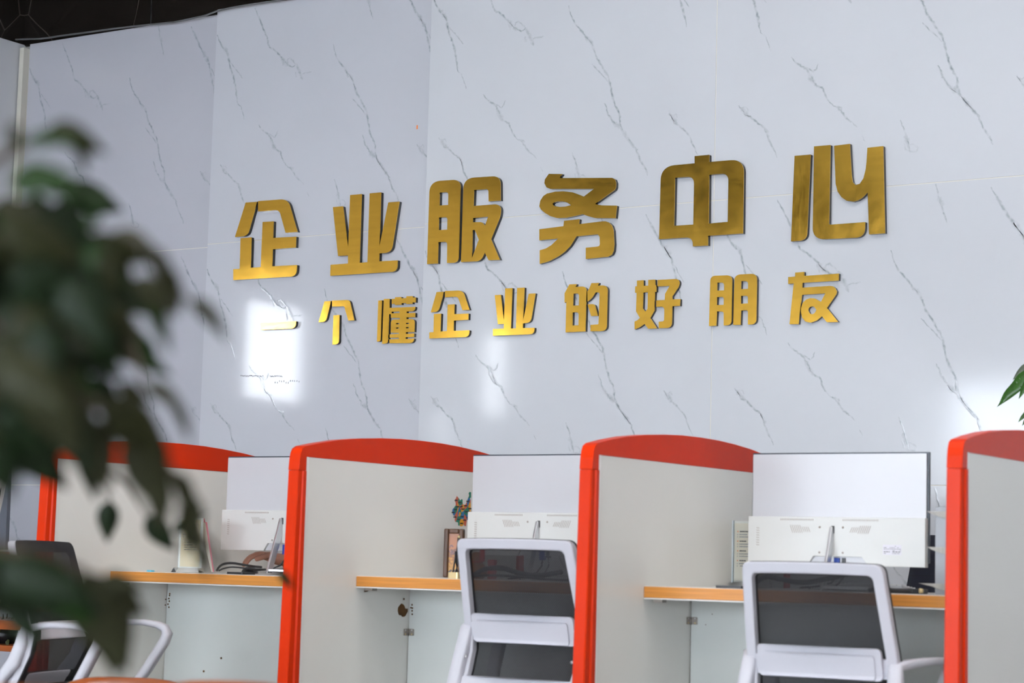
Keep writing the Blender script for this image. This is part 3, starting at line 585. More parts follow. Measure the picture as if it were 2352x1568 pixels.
# ------------------------------------------------------------------ monitors
def make_monitor(xl, zt, zb, label, drop=0.0):
    W_, Hh = .565, zt-zb; Yb = 5.675
    m = empty('monitor', (xl, Yb, ZD), 0, label, 'monitor', 'white backed monitors on the counters')
    L = lambda z: z-ZD
    t = zt-ZD; b = zb-ZD
    MB().box(0, .006, b+.012, W_, .016, t).build('bezel', M_BEZ, m, label='dark screen bezel', bevel=.002)
    MB().extr([rrect(.005, b+.012, W_-.007, t-.0045, .003)], lambda a, c: (a, .0, c), (0, .007, 0)).build('back_shell', M_MONP, m)
    hz = t-Hh*.575
    f0 = -.014
    notch = [(-.002, b), (.205, b), (.225, b+.020), (.335, b+.020), (.355, b), (W_-.003, b), (W_-.003, hz), (-.002, hz)]
    hs = MB().extr([[(-.002, b), (.195, b), (.212, b+.026), (.365, b+.026), (.385, b), (W_-.004, b), (W_-.004, hz), (-.002, hz)]], lambda a, c: (a, f0, c), (0, .022, 0)).build('housing', M_MONW, m, bevel=.0012)
    MB().extr([[(.195, b+.001), (.212, b+.026), (.365, b+.026), (.385, b+.001)]], lambda a, c: (a, -.0055, c), (0, .006, 0)).build('port_recess', M_MONP, m)
    v = MB()
    for x0, n in ((.105, 21), (.305, 22)):
        for k in range(n): v.box(x0+k*.0052, f0-.0006, hz-.011, x0+k*.0052+.0021, f0+.001, hz-.006)
    for sgn, x0 in ((1, .140), (-1, .388)):
        for k in range(10):
            hh = .0115 if k < 6 else .0075; xx = x0+sgn*k*.0062; zc = hz-.036-(0 if k < 6 else .001)
            v.add([(xx-sgn*.0045*hh/.0115, f0-.0006, zc+hh), (xx-sgn*.0045*hh/.0115+.002, f0-.0006, zc+hh), (xx+sgn*.0045+.002, f0-.0006, zc-hh), (xx+sgn*.0045, f0-.0006, zc-hh)], [(0, 1, 2, 3)])
    for k in range(8):
        zc = hz-.034-k*.0072
        for q in (0, 1): v.add([(.026+q*.005, f0-.0006, zc+.0018), (.0305+q*.005, f0-.0006, zc-.001), (.0305+q*.005, f0-.0006, zc-.0030), (.026+q*.005, f0-.0006, zc-.0002)], [(0, 1, 2, 3)])
    v.build('vent_slots', M_SLOT, m, kind='stuff')
    cx = .272
    for dx in (-.040, .034):
        for dz in (-.030, -.104):
            MB().lathe([(.0032, 0), (.0032, .0006)], (cx+dx, f0-.0002, hz+dz), 10, M=Matrix.Rotation(PI/2, 3, 'X')).build('screw', M_SLOT, m)
    MB().box(cx-.003, f0-.0012, hz-.048, cx+.007, f0, hz-.026).build('stand_socket', M_DARK, m)
    st = MB().extr([[(f0+.004, hz-.030), (f0-.010, hz-.028), (-.088, .004), (-.088, .000), (-.062, .000), (f0+.004, hz-.075)]], lambda a, c: (cx-.004, a, c), (.0085, 0, 0)).build('stand_strut', M_STEEL, m, bevel=.0015)
    MB().extr([[(cx-.004, -.085), (cx+.14, -.035), (cx+.16, .09), (cx-.10, .10), (cx-.085, .02), (cx-.004, -.05)]], lambda a, c: (a, c, .0135-.05*max(0, c)), (0, 0, -.008)).build('stand_foot', M_STEEL, m, bevel=.001)
    # rating label
    lb = MB().box(.432, f0-.0008, b+.034, .489, f0+.0005, b+.063).build('rating_label', mat('label_silver', (.62, .60, .66), rough=.35), m, label='silver rating label')
    tt = MB(); r3 = random.Random(5)
    for r_ in range(6):
        x = .435
        while x < .485:
            w = r3.uniform(.003, .008)
            if r3.random() < .8 and not (x < .455 and r_ in (2, 5)): tt.box(x, f0-.0012, b+.0375+r_*.0042, min(x+w, .487), f0-.0007, b+.0375+r_*.0042+(.0022 if r_ == 1 else .0012))
            x += w+.002
    tt.build('printed_lines', M_INK, lb)
    # groove shade of the housing's relief, painted as flat lines
    g = MB()
    for (a, c, e, f) in ((.06,-.012,.17,-.10),(.06,-.05,.16,-.085),(.10,-.02,.155,-.055),(.19,-.055,.26,-.055),(.25,-.075,.21,-.10),(.31,-.055,.35,-.06),(.33,-.09,.40,-.055),(.40,-.055,.52,-.018),(.36,-.115,.41,-.055),(.33,-.10,.37,-.10),(.20,-.095,.34,-.095)):
        d = Vector((e-a, 0, f-c)).normalized(); nn = Vector((-d.z, 0, d.x))*.0004; A = Vector((a, f0-.0003, hz+c)); B = Vector((e, f0-.0003, hz+f))
        g.add([A-nn, B-nn, B+nn, A+nn], [(0, 1, 2, 3)])
    g.build('relief_lines', mat('relief_shadow', (.58, .58, .57), rough=.4), m, kind='stuff')
    # plugs and cable
    MB().box(cx+.005, -.012, b-.012, cx+.022, .004, b+.022).build('vga_plug', M_BLUE, m, label='blue video plug', bevel=.001)
    MB().box(cx+.030, -.010, b-.004, cx+.040, .004, b+.022).build('power_plug', M_DARK, m)
    MB().tube([(cx+.013, -.004, b-.01), (cx+.012, -.006, b-.03), (cx+.000, -.012, b-.05), (cx-.03, -.03, .012), (cx-.08, -.06, .006)], .0028, 8).build('video_cable', M_CABLE, m)
    MB().tube([(cx+.035, -.003, b-.003), (cx+.038, -.004, b-.03), (cx+.020, -.01, .02), (cx-.02, .02, .006), (cx-.10, .04, .005)], .0026, 8).build('power_cable', M_CABLE, m)
    return m
make_monitor(-4.869, 1.176, .845, 'white backed monitor on the left counter, partly behind the map-sticker partition')
make_monitor(-3.815, 1.176, .848, 'white backed monitor on the middle counter beside the colourful map sticker')
make_monitor(-2.794, 1.1745, .842, 'white backed monitor on the right counter, its whole back in view')

# ------------------------------------------------------------------ mesh task chairs
def yb(v):   # centre line of the back, v metres below the top; +y = front
    if v < .25: return .075*(v/.25)**1.0
    if v < .30: return .075 + .012*math.sin((v-.25)/.05*PI/2)
    return .087 - .12*((v-.30)/.16)**1.3*.6
def make_chair(H, label, loc, rz):
    ch = empty('task_chair', (*loc, 0), rz, label, 'chair', 'white framed mesh task chairs at the counters')
    def Pm(u, v, w=0): return Vector((u, yb(v)+.45*u*u+w, H-v + (0 if v > .2 else -.07*u*u)))
    def hw(v): return .197 + .017*min(1, v/.26) - (.012*max(0, (v-.28)/.17))
    def outline(ins, v0, v1, r, n=9):
        def f(u, v): return (u*(hw(v)-ins), v)
        pts = []
        # straight sides subdivided
        vt, vb_ = v0+ins, v1-ins
        seq = [(-1, vt), (-.5, vt), (0, vt), (.5, vt), (1, vt)] + [(1, vt+(vb_-vt)*k/8) for k in range(1, 8)] + [(1, vb_), (.5, vb_), (0, vb_), (-.5, vb_), (-1, vb_)] + [(-1, vb_+(vt-vb_)*k/8) for k in range(1, 8)]
        cs = {0, 4, 12, 16}; P = [f(*s) for s in seq]
        return fillet([(p[0], p[1], r) if i in cs else p for i, p in enumerate(P)], 5)
    def ring(oo, ii, w0, w1, m_=0):
        mb = MB(); n = len(oo)
        for (w, ) in ((w0,), (w1,)):
            pass
        vs = [Pm(u, v, w0) for u, v in oo] + [Pm(u, v, w0) for u, v in ii] + [Pm(u, v, w1) for u, v in oo] + [Pm(u, v, w1) for u, v in ii]
        fs = []
        for k in range(n):
            j = (k+1) % n
            fs += [(k, j, n+j, n+k), (2*n+k, 3*n+k, 3*n+j, 2*n+j), (k, 2*n+k, 2*n+j, j), (n+k, n+j, 3*n+j, 3*n+k)]
        mb.add(vs, fs, 0, False); return mb
    oo = outline(0, 0, .455, .022); ii = outline(.030, 0, .455, .016)
    ring(oo, ii, -.020, .006).build('back_frame', M_CHAIR, ch, bevel=.004)
    MB2 = ring(outline(-.001, -.001, .456, .022), outline(.032, 0, .455, .016), .0065, .0105); MB2.build('mesh_border', M_BLKM, ch)
    # mesh sheet
    g = MB(); nu, nv = 12, 20; vs = []
    for j in range(nv+1):
        v = .012+(.43)*j/nv
        for i in range(nu+1): u = (-1+2*i/nu)*(hw(v)-.012); vs.append(Pm(u, v, .010))
    g.add(vs, [(j*(nu+1)+i, j*(nu+1)+i+1, (j+1)*(nu+1)+i+1, (j+1)*(nu+1)+i) for j in range(nv) for i in range(nu)], 0, True)
    g.build('mesh_back', M_MESH, ch)
    # lumbar plate with raised rim
    def plate(u0, v0, v1, w0, w1, r):
        L = fillet([(-u0, v0, r)] + [(-u0+2*u0*k/8, v0) for k in range(1, 8)] + [(u0, v0, r), (u0, v1, r)] + [(u0-2*u0*k/8, v1) for k in range(1, 8)] + [(-u0, v1, r)], 4)
        n = len(L); tr = tessellate_polygon([[Vector((a, b, 0)) for a, b in L]])
        mb = MB(); mb.add([Pm(a, b, w0) for a, b in L] + [Pm(a, b, w1) for a, b in L], [tuple(t) for t in tr] + [tuple(n+i for i in t[::-1]) for t in tr] + [(k, (k+1) % n, n+(k+1) % n, n+k) for k in range(n)])
        return mb
    lp_ = plate(.174, .218, .302, -.028, -.016, .014).build('lumbar_plate', M_CHAIR, ch, bevel=.004)
    plate(.156, .236, .300, -.0305, -.027, .010).build('plate_panel', M_CHAIR, lp_, bevel=.003)
    plate(.194, .245, .297, -.020, .004, .006).build('cross_bar', M_CHAIR, ch, bevel=.003)
    plate(.19, .400, .452, -.026, .004, .010).build('lower_bar', M_CHAIR, ch, bevel=.004)
    for s in (-1, 1):
        zj = H-.265; z0 = .42
        a0 = Vector((s*.205, yb(.265)+.0, zj))
        top = [a0, a0+Vector((s*.022, .05, .010)), a0+Vector((s*.050, .11, .016)), a0+Vector((s*.062, .18, .016)), a0+Vector((s*.060, .225, .010)), a0+Vector((s*.056, .252, .000)), a0+Vector((s*.052, .262, -.018)), a0+Vector((s*.048, .256, -.04)), a0+Vector((s*.036, .205, -.13)), (s*.225, .24, z0-.03), (s*.20, .18, z0-.07), (s*.195, .06, z0-.075), (s*.20, .00, z0-.05), (s*.205, .01, z0+.02), a0+Vector((s*.005, -.028, -.10)), a0+Vector((s*.004, -.006, -.04))]
        MB().bar(top, [.040]*16, [.026,.020,.018,.018,.020,.024,.028,.028,.028,.024,.022,.022,.026,.032,.040,.036], (1, 0, 0), closed=True).build('armrest', M_CHAIR, ch, bevel=0)
        MB().lathe([(.005, 0), (.005, .004)], (s*.182, yb(.345)-.028, H-.345), 10, M=Matrix.Rotation(PI/2, 3, 'X')).build('screw', M_STEEL, ch)
    st = MB().extr([rrect(-.235, .04, .235, .50, .09)], lambda a, b: (a, b, .415), (0, 0, -.05)).build('seat', M_SEAT, ch, bevel=.018)
    MB().box(-.20, .06, .340, .20, .36, .365).build('seat_pan', M_CHAIR, ch, bevel=.006)
    MB().tube([(0, .25, .345), (0, .25, .10)], .028, 14).build('gas_column', M_DARK, ch)
    for k in range(5):
        a = 2*PI*k/5+.3; d = Vector((math.cos(a), math.sin(a), 0)); b0 = Vector((0, .25, .095))
        leg = MB().bar([b0, b0+d*.15+Vector((0, 0, -.008)), b0+d*.29+Vector((0, 0, -.028))], [.045, .036, .026], [.032, .026, .020], d.cross(Vector((0, 0, 1)))).build('base_leg', M_CHAIR, ch)
        c = b0+d*.28; c.z = .027
        MB().lathe([(.0, -.022), (.024, -.020), (.0265, -.012), (.0265, .012), (.024, .020), (.0, .022)], c, 14, M=Matrix.Rotation(PI/2, 3, 'X')).build('caster', M_DARK, leg)
    return ch
make_chair(.846, 'white task chair in front of the whole-back monitor at the right counter', (-2.288, 5.0), 0.03)
make_chair(.893, 'white task chair in front of the middle counter with the pen stand', (-3.245, 5.05), 0.0)
make_chair(.853, 'white armed task chair turned sideways behind the leaves, black mesh front showing', (-4.765, 4.665), -math.radians(70.5))

# staff chair behind the right counter
sc_ = empty('staff_chair', (-2.42, 6.66, 0), 0.05, 'dark navy office chair behind the right counter, beside the document tray', 'chair')
def Ps(u, v): return Vector((u*(.24+.10*(1-v)), .06*u*u-.05*v, .50+.455*v))
g = MB(); n_, m__ = 12, 10
for side, w in ((0, 0), (1, .035)):
    pass
vs = [Ps(-1+2*i/n_, j/m__)+Vector((0, w, 0)) for w in (0, .03) for j in range(m__+1) for i in range(n_+1)]
K = (n_+1)*(m__+1); fs = [(j*(n_+1)+i, j*(n_+1)+i+1, (j+1)*(n_+1)+i+1, (j+1)*(n_+1)+i) for j in range(m__) for i in range(n_)]
fs += [tuple(K+i for i in f[::-1]) for f in fs]
bd = [i for i in range(n_+1)] + [j*(n_+1)+n_ for j in range(1, m__+1)] + [m__*(n_+1)+i for i in range(n_-1, -1, -1)] + [j*(n_+1) for j in range(m__-1, 0, -1)]
fs += [(bd[k], bd[(k+1) % len(bd)], K+bd[(k+1) % len(bd)], K+bd[k]) for k in range(len(bd))]
g.add(vs, fs, 0, True).build('backrest', M_NAVY, sc_, bevel=0)
MB().extr([rrect(-.24, -.48, .24, .0, .08)], lambda a, b: (a, b-.02, .49), (0, 0, -.07)).build('seat', M_SEAT, sc_, bevel=.02)
MB().tube([(0, -.24, .43), (0, -.24, .1)], .027, 12).build('gas_column', M_DARK, sc_)
MB().bar([(0, .02, .60), (0, .05, .50), (0, .0, .42), (0, -.2, .42)], .06, .02, (1, 0, 0)).build('back_support', M_DARK, sc_)
for k in range(5):
    a = 2*PI*k/5; d = Vector((math.cos(a), math.sin(a), 0)); b0 = Vector((0, -.24, .09))
    lg = MB().bar([b0, b0+d*.28+Vector((0, 0, -.03))], [.04, .03], [.03, .02], d.cross(Vector((0, 0, 1)))).build('base_leg', M_DARK, sc_)
    c = b0+d*.27; c.z = .026; MB().lathe([(.0, -.02), (.026, -.014), (.026, .014), (.0, .02)], c, 12, M=Matrix.Rotation(PI/2, 3, 'X')).build('caster', M_DARK, lg)

# ------------------------------------------------------------------ things on the counters
def z_on(i): return ZD + (-.006, .003, .0)[i]
def text_block(mb_ink, x0, x1, z0, rows, dz, hgt, seed, Yt, M_=None, fill=.85, wmin=.0025, wmax=.007):
    r_ = random.Random(seed)
    for k in range(rows):
        x = x0
        while x < x1:
            w = r_.uniform(wmin, wmax)
            if r_.random() < fill: mb_ink.box(x, Yt, z0-k*dz-hgt, min(x+w, x1), Yt+.0003, z0-k*dz)
            x += w+.0009
def sign_holder(x, y, z, w, h, rz, lab, kind):
    s = empty('leaflet_stand', (x, y, z), rz, lab, 'sign holder')
    MB().box(-w/2-.008, -.0035, .016, w/2+.008, -.0015, .016+h+.010).build('front_sheet', M_GLASS, s, label='clear acrylic sheet')
    MB().box(-w/2, .0, .020, w/2, .001, .020+h).build('leaflet', M_PAPERY if kind == 1 else M_PAPER, s, label='printed yellow leaflet' if kind == 1 else 'printed cream leaflet')
    if kind == 1:
        t = MB()
        text_block(t, -w/2+.018, w/2-.008, .02+h-.018, 3, .0085, .0028, 11, -.0006); text_block(t, -w/2+.006, w/2-.006, .02+h-.050, 2, .008, .0028, 12, -.0006)
        text_block(t, -w/2+.014, w/2-.012, .02+h-.078, 4, .008, .0025, 14, -.0006, fill=.75); t.build('printed_lines', M_INK, s)
    else:
        t = MB(); t2 = MB(); t3 = MB()
        for k in range(4):
            zz = .02+h-.024-k*.030
            t3.box(-w/2+.009, -.0006, zz-.0035, -w/2+.0125, -.0003, zz)
            text_block(t, -w/2+.017, -w/2+.017+(.034 if k == 0 else .022), zz, 1, 1, .0034, 20+k, -.0006, fill=1, wmin=.004)
            text_block(t2, -w/2+.016, w/2-.006, zz-.0095, 2, .0075, .0028, 30+k, -.0006, fill=.93)
            for q in (0, 1): t2.box(-w/2+.009, -.0006, zz-.0125-q*.0075, -w/2+.011, -.0003, zz-.0095-q*.0075)
        t.build('bold_headings', M_INK, s); t2.build('printed_lines', M_INKG, s); t3.build('orange_bullets', M_ORANGE, s)
        MB().box(-w/2-.009, -.004, .014, -w/2-.003, .003, .02+h+.008).build('edge_channel', mat('grey_acrylic_edge', (.45, .5, .53), rough=.15), s)
    MB().box(-w/2-.008, .0035, .016, w/2+.008, .0055, .016+h+.010).build('rear_sheet', mat('frosted_acrylic', (.75, .74, .68), rough=.3), s)
    MB().extr([[(-w/2-.022, 0), (w/2+.014, 0), (w/2+.006, .016), (-w/2-.012, .016)]], lambda a, b: (a, -.024, b), (0, .05, 0)).build('base', M_GLASS, s, label='clear acrylic base', bevel=.002)
    return s
p1 = px(428, 1312, 5.45)
sign_holder(p1.x+.004, 5.46, z_on(0), .074, .162, .25, 'clear leaflet stand with a yellow leaflet, left counter, half hidden by leaves', 1)
p3 = px(1727, 1345, 5.42)
sign_holder(px(1684, 1300, 5.83).x+.058, 5.83, z_on(2), .105, .178, .06, 'clear leaflet stand with cream leaflet and orange bullets, right counter', 2)
# pink folder leaning
a = px(458, 1190, 5.52); b = px(486, 1313, 5.44)
fo = empty('file_folder', (b.x, 5.47, z_on(0)), 0, 'thin pink and cream file folder leaning beside the left leaflet stand', 'folder')
lean = Vector((a.x-b.x, .05, .172))
fi = Matrix.Translation(-fo.location)
for nm, L_, m_ in (('cover', [(472,1198),(476,1199),(492,1313),(489,1313)], M_PINK), ('paper_block', [(459,1199.5),(472,1200),(489,1313),(486,1313)], M_PAPER), ('spine_label', [(457,1190),(470,1190),(472,1199),(458,1199)], M_PINK)):
    MB().extr([L_], lambda a, b: fi @ px(a, b, 5.50), (-.075, .085, 0)).build(nm, m_, fo)
c = px(347, 1310, 5.36); tag(MB().box(c.x-.011, 5.35, z_on(0), c.x+.011, 5.366, z_on(0)+.005).build('eraser', M_CYAN, bevel=.001), 'tiny cyan eraser lying on the left counter', 'eraser')
# glossy cellophane bits, phone, cables, keyboard on the left counter
def cable(pts, r, label, m_=None, nm='cable'):
    P = []
    n = len(pts)
    for i in range(n-1):                                     # catmull-rom
        p0, p1_, p2, p3_ = [Vector(pts[max(0, min(n-1, j))]) for j in (i-1, i, i+1, i+2)]
        for k in range(6):
            t = k/6; P.append(.5*((2*p1_)+(p2-p0)*t+(2*p0-5*p1_+4*p2-p3_)*t*t+(3*p1_-p0-3*p2+p3_)*t**3))
    P.append(Vector(pts[-1])); return tag(MB().tube(P, r, 8).build(nm, m_ or M_CABLE), label, 'cable')
def onp(x, y, Y, zmin): v = px(x, y, Y); v.z = max(v.z, zmin); return v
z0 = z_on(0)
cable([onp(497,1311,5.42,z0+.005), onp(505,1300,5.43,z0), onp(518,1294,5.45,z0), onp(535,1293,5.47,z0), onp(555,1296,5.5,z0), onp(580,1300,5.53,z0), onp(600,1302,5.6,z0)], .0042, 'thick black cable looping over the left counter')
cable([onp(502,1311,5.40,z0+.003), onp(512,1306,5.41,z0+.004), onp(530,1302,5.43,z0+.006), onp(550,1303,5.45,z0), onp(575,1306,5.48,z0+.003), onp(610,1307,5.55,z0+.003)], .0028, 'thin black cable lying under the thick loop on the left counter')
c = px(545, 1311, 5.38); tag(MB().extr([rrect(-.035, -.035, .035, .035, .006)], lambda a, b: (c.x+a, 5.40+b, z0+.008), (0, 0, -.0075)).build('phone', M_DARK, bevel=.001), 'flat black phone on the left counter in front of the cables', 'phone')
kb = empty('keyboard', (-4.60, 5.90, z0), .06, 'pale grey keyboard behind the left monitor, partly under the black cables', 'keyboard')
MB().add([(-.17, -.07, .001), (.17, -.07, .001), (.17, .07, .001), (-.17, .07, .001), (-.17, -.07, .022), (.17, -.07, .022), (.17, .07, .010), (-.17, .07, .010)], [(0, 3, 2, 1), (4, 5, 6, 7), (0, 1, 5, 4), (1, 2, 6, 5), (2, 3, 7, 6), (3, 0, 4, 7)]).build('case', mat('grey_key_case', (.40, .40, .41), rough=.4), kb, bevel=.002)
kk = MB()
for r_ in range(5):
    for q in range(14): kk.box(-.160+q*.0232, .052-r_*.026, .0175+.0022*r_-.0065, -.142+q*.0232, .052-r_*.026+.018, .0195+.0022*r_-.0035)
kk.build('keys', M_MONW, kb, kind='stuff')
# middle counter: picture frame, pen stand, bottle, ornaments, cables
z1 = z_on(1)
fr = empty('picture_frame', (px(1040, 1300, 5.68).x, 5.68, z1+.001), .42, 'brown wooden picture frame with an autumn scene, middle counter beside the pen stand', 'picture frame')
w, h, e = .066, .160, .016
for nm, bx in (('frame_side', (-w/2, 0, 0, -w/2+e, .030, h)), ('frame_side', (w/2-e, 0, 0, w/2, .030, h)), ('frame_rail', (-w/2+e, 0, h-e, w/2-e, .030, h)), ('frame_rail', (-w/2+e, 0, 0, w/2-e, .030, e))):
    MB().box(*bx).build(nm, M_WOOD, fr, bevel=.004)
M_ART = mat('autumn_picture', (0.50, 0.22, 0.03), rough=.3); nt = M_ART.node_tree; tcn = nt.nodes.new('ShaderNodeTexCoord'); n1 = nt.nodes.new('ShaderNodeTexNoise'); n1.inputs['Scale'].default_value = 120
sp_ = nt.nodes.new('ShaderNodeSeparateXYZ'); nt.links.new(tcn.outputs['Object'], sp_.inputs[0]); nt.links.new(tcn.outputs['Object'], n1.inputs[0])
mr = nt.nodes.new('ShaderNodeMapRange'); mr.inputs[1].default_value = .02; mr.inputs[2].default_value = .15; nt.links.new(sp_.outputs[2], mr.inputs[0])
ad = nt.nodes.new('ShaderNodeMath'); ad.operation = 'MULTIPLY_ADD'; ad.inputs[1].default_value = .9; nt.links.new(n1.outputs[0], ad.inputs[0]); nt.links.new(mr.outputs[0], ad.inputs[2])
cr = nt.nodes.new('ShaderNodeValToRGB'); nt.links.new(ad.outputs[0], cr.inputs[0])
for i, (p_, c_) in enumerate(((.42, (.02, .012, .008, 1)), (.55, (.60, .28, .02, 1)), (.8, (.35, .13, .02, 1)), (1.0, (.08, .06, .10, 1)), (1.15, (.45, .16, .06, 1)))):
    el = cr.color_ramp.elements[i] if i < 2 else cr.color_ramp.elements.new(min(1, p_)); el.position = min(1, p_); el.color = c_
nt.links.new(cr.outputs[0], nt.nodes['Principled BSDF'].inputs['Base Color'])
MB().box(-w/2+e, .010, e, w/2-e, .014, h-e).build('picture', M_ART, fr)
ps = empty('pen_stand', (px(1037, 1322, 5.36).x, 5.38, z1), .0, 'black pen standing in a satin gold base on the middle counter', 'pen stand')
MB().extr([rrect(-.020, -.014, .020, .014, .007)], lambda a, b: (a, b, .0001), (0, 0, .0195)).build('base', M_BRASS, ps, bevel=.002, label='satin gold base')
MB().tube([(.006, 0, .018), (.006, 0, .05), (.009, 0, .10), (.010, 0, .128)], [.0062, .0062, .0055, .0045], 10).build('pen', M_DARK, ps)
MB().tube([(.010, 0, .126), (.0105, 0, .134)], [.0046, .0040], 10).build('gold_tip', M_BRASS, ps)
MB().tube([(-.010, .002, .018), (-.006, .0, .035), (.0, -.003, .060), (.003, -.006, .085)], .0026, 8).build('cord', M_CABLE, ps)
MB().tube([(.014, .004, .018), (.024, -.004, .020), (.030, .0, .006), (.036, .006, .003), (.060, .01, .003)], .003, 8).build('cord', M_CABLE, ps)
bc = px(1087, 1230, 5.76)
bt = empty('drink_bottle', (bc.x, 5.77, z1), 0, 'orange patterned bottle with a black cap behind the middle monitor', 'bottle')
M_BOT = mat('orange_patterned_label', (.80, .34, .03), rough=.25, col2=(.28, .05, .01), nscale=28, stretch=(1, 1, .5))
MB().lathe([(.026, 0), (.029, .006), (.029, .115), (.026, .128), (.020, .136)]).build('body', M_BOT, bt)
MB().lathe([(.0195, .136), (.0195, .141)]).build('neck', M_STEEL, bt)
MB().lathe([(.020, .141), (.021, .145), (.021, .163), (.019, .166), (0, .166)]).build('cap', M_DARK, bt)
gx = px(1095, 1300, 5.60)
go = empty('ornament', (gx.x, 5.60, z1), 0, 'amber glass ornament tied with red, seen through the middle chair mesh', 'ornament')
MB().lathe([(.024, 0), (.034, .012), (.036, .03), (.022, .048), (.018, .054), (.024, .066), (.018, .080), (.006, .086)], n=16).build('body', mat('amber_glass', (.45, .17, .02), rough=.1, noise=.5, nscale=30), go)
MB().lathe([(.019, .050), (.0205, .053), (.019, .058)], n=14).build('red_tie', M_SHELF, go)
MB().add([(.024, -.02, .055), (.040, -.02, .055), (.040, -.02, .112), (.024, -.02, .112), (.024, -.014, .055), (.040, -.014, .055), (.040, -.014, .112), (.024, -.014, .112)], [(0, 1, 2, 3), (7, 6, 5, 4), (0, 4, 5, 1), (1, 5, 6, 2), (2, 6, 7, 3), (3, 7, 4, 0)]).build('red_tag', M_SHELF, go)
rb = px(1146, 1300, 5.66); rr = empty('small_box', (rb.x, 5.62, z1), .1, 'small dark red box on the middle counter, behind the chair mesh', 'box')
MB().box(-.011, -.011, 0, .011, .011, .050).build('body', M_SHELF, rr, bevel=.001); MB().box(-.0115, -.0115, .050, .0115, .0115, .062).build('lid', M_SHELF, rr, bevel=.001)
cable([(gx.x+.04, 5.52, z1+.01), (gx.x+.10, 5.50, z1+.032), (gx.x+.17, 5.49, z1+.036), (gx.x+.24, 5.50, z1+.020), (gx.x+.30, 5.52, z1+.018), (gx.x+.36, 5.54, z1+.03)], .008, 'bundled black cable heap on the middle counter')
cable([(gx.x+.03, 5.47, z1+.004), (gx.x+.12, 5.46, z1+.012), (gx.x+.22, 5.47, z1+.012), (gx.x+.33, 5.50, z1+.006), (gx.x+.44, 5.52, z1+.005)], .004, 'thin black cable in front of the heap on the middle counter')
dh = px(1334, 1320, 5.50); ds = empty('document_rack', (dh.x+.0, 5.52, z1), 0, 'grey blue upright document rack against the third partition, middle counter', 'rack')
MB().box(-.030, 0, 0, .025, .10, .005).build('base', M_TRAYG, ds); MB().box(-.028, .0, .005, -.024, .10, .062).build('divider', mat('grey_blue_plastic', (.30, .34, .40), rough=.4), ds); MB().box(-.030, .096, .005, .025, .10, .066).build('back_plate', mat('grey_blue_plastic', (.30, .34, .40), rough=.4), ds); MB().box(.0, .03, .0051, .004, .09, .060).build('divider', M_TRAYG, ds)
# right counter: phone, cables, adapter tip, tray
z2 = z_on(2)
c = px(1682, 1351, 5.36); tag(MB().extr([rrect(-.042, -.025, .042, .025, .006)], lambda a, b: (c.x+a, 5.36+b, z2+.008), (0, 0, -.0075)).build('tablet', M_DARK, bevel=.001), 'flat black phone at the foot of the cream leaflet stand, right counter', 'phone')
cable([(-2.68, 5.45, z2+.008), (-2.63, 5.44, z2+.035), (-2.58, 5.44, z2+.030), (-2.52, 5.46, z2+.022), (-2.46, 5.50, z2+.036), (-2.42, 5.54, z2+.050)], .0075, 'bundled black cable on the right counter behind the chair mesh')
cable([(-2.30, 5.42, z2+.008), (-2.25, 5.40, z2+.012), (-2.21, 5.39, z2+.008), (-2.165, 5.39, z2+.010)], .006, 'thick black cable end lying beside the document tray')
ca = px(2115, 1362, 5.40); tag(MB().tube([(ca.x-.003, 5.40, z2+.0095), (ca.x+.006, 5.40, z2+.0095)], [.0075, .006], 10).build('plug', M_BRASS), 'brass coloured plug at the black cable end on the right counter', 'plug')
bx = px(2085, 1358, 5.5); tag(MB().extr([rrect(-.055, -.03, .055, .03, .005)], lambda a, b: (bx.x+a-.01, 5.51+b, z2+.014), (0, 0, -.0135)).build('router', M_DARK, bevel=.002), 'flat black box between the right monitor and the document tray', 'router')
kb2 = empty('keyboard', (-2.50, 5.88, z2), -.04, 'pale keyboard on the right counter, behind the chair mesh', 'keyboard')
kb3 = empty('keyboard', (-3.50, 5.88, z1), -.03, 'pale keyboard on the middle counter, behind the chair mesh', 'keyboard')
for k_ in (kb2, kb3):
    for chd in [q for q in bpy.data.objects if q.parent == kb]:
        cc = chd.copy(); C.objects.link(cc); cc.parent = k_; cc.scale = (.80, .8, .9)
tr = empty('document_tray', (-2.075, 5.52, z2), 0, 'three tier grey document tray beside the rightmost partition', 'document tray')
MB().box(-.048, -.065, .0, .075, -.062, .240).build('side_plate', M_TRAYG, tr, bevel=.001)
MB().box(-.048, .062, .0, .075, .065, .240).build('side_plate', M_TRAYG, tr, bevel=.001)
sl = MB()
for k in range(4): sl.add([(.003, -.0656, .048+k*.028), (.009, -.0656, .048+k*.028), (.029, -.0656, .078+k*.028), (.023, -.0656, .078+k*.028)], [(0, 1, 2, 3)])
sl.build('slots', M_DARK, tr)
for zt, xl in ((.228, -.072), (.130, -.072), (.030, -.095)):
    lp2 = [(xl, zt), (.13, zt), (.13, zt-.024), (.02, zt-.024), (-.01, zt-.021), (-.035, zt-.015), (-.055, zt-.008)]
    MB().extr([lp2], lambda a, b: (a, -.070, b), (0, .140, 0)).build('tray', M_TRAY, tr, bevel=.001)

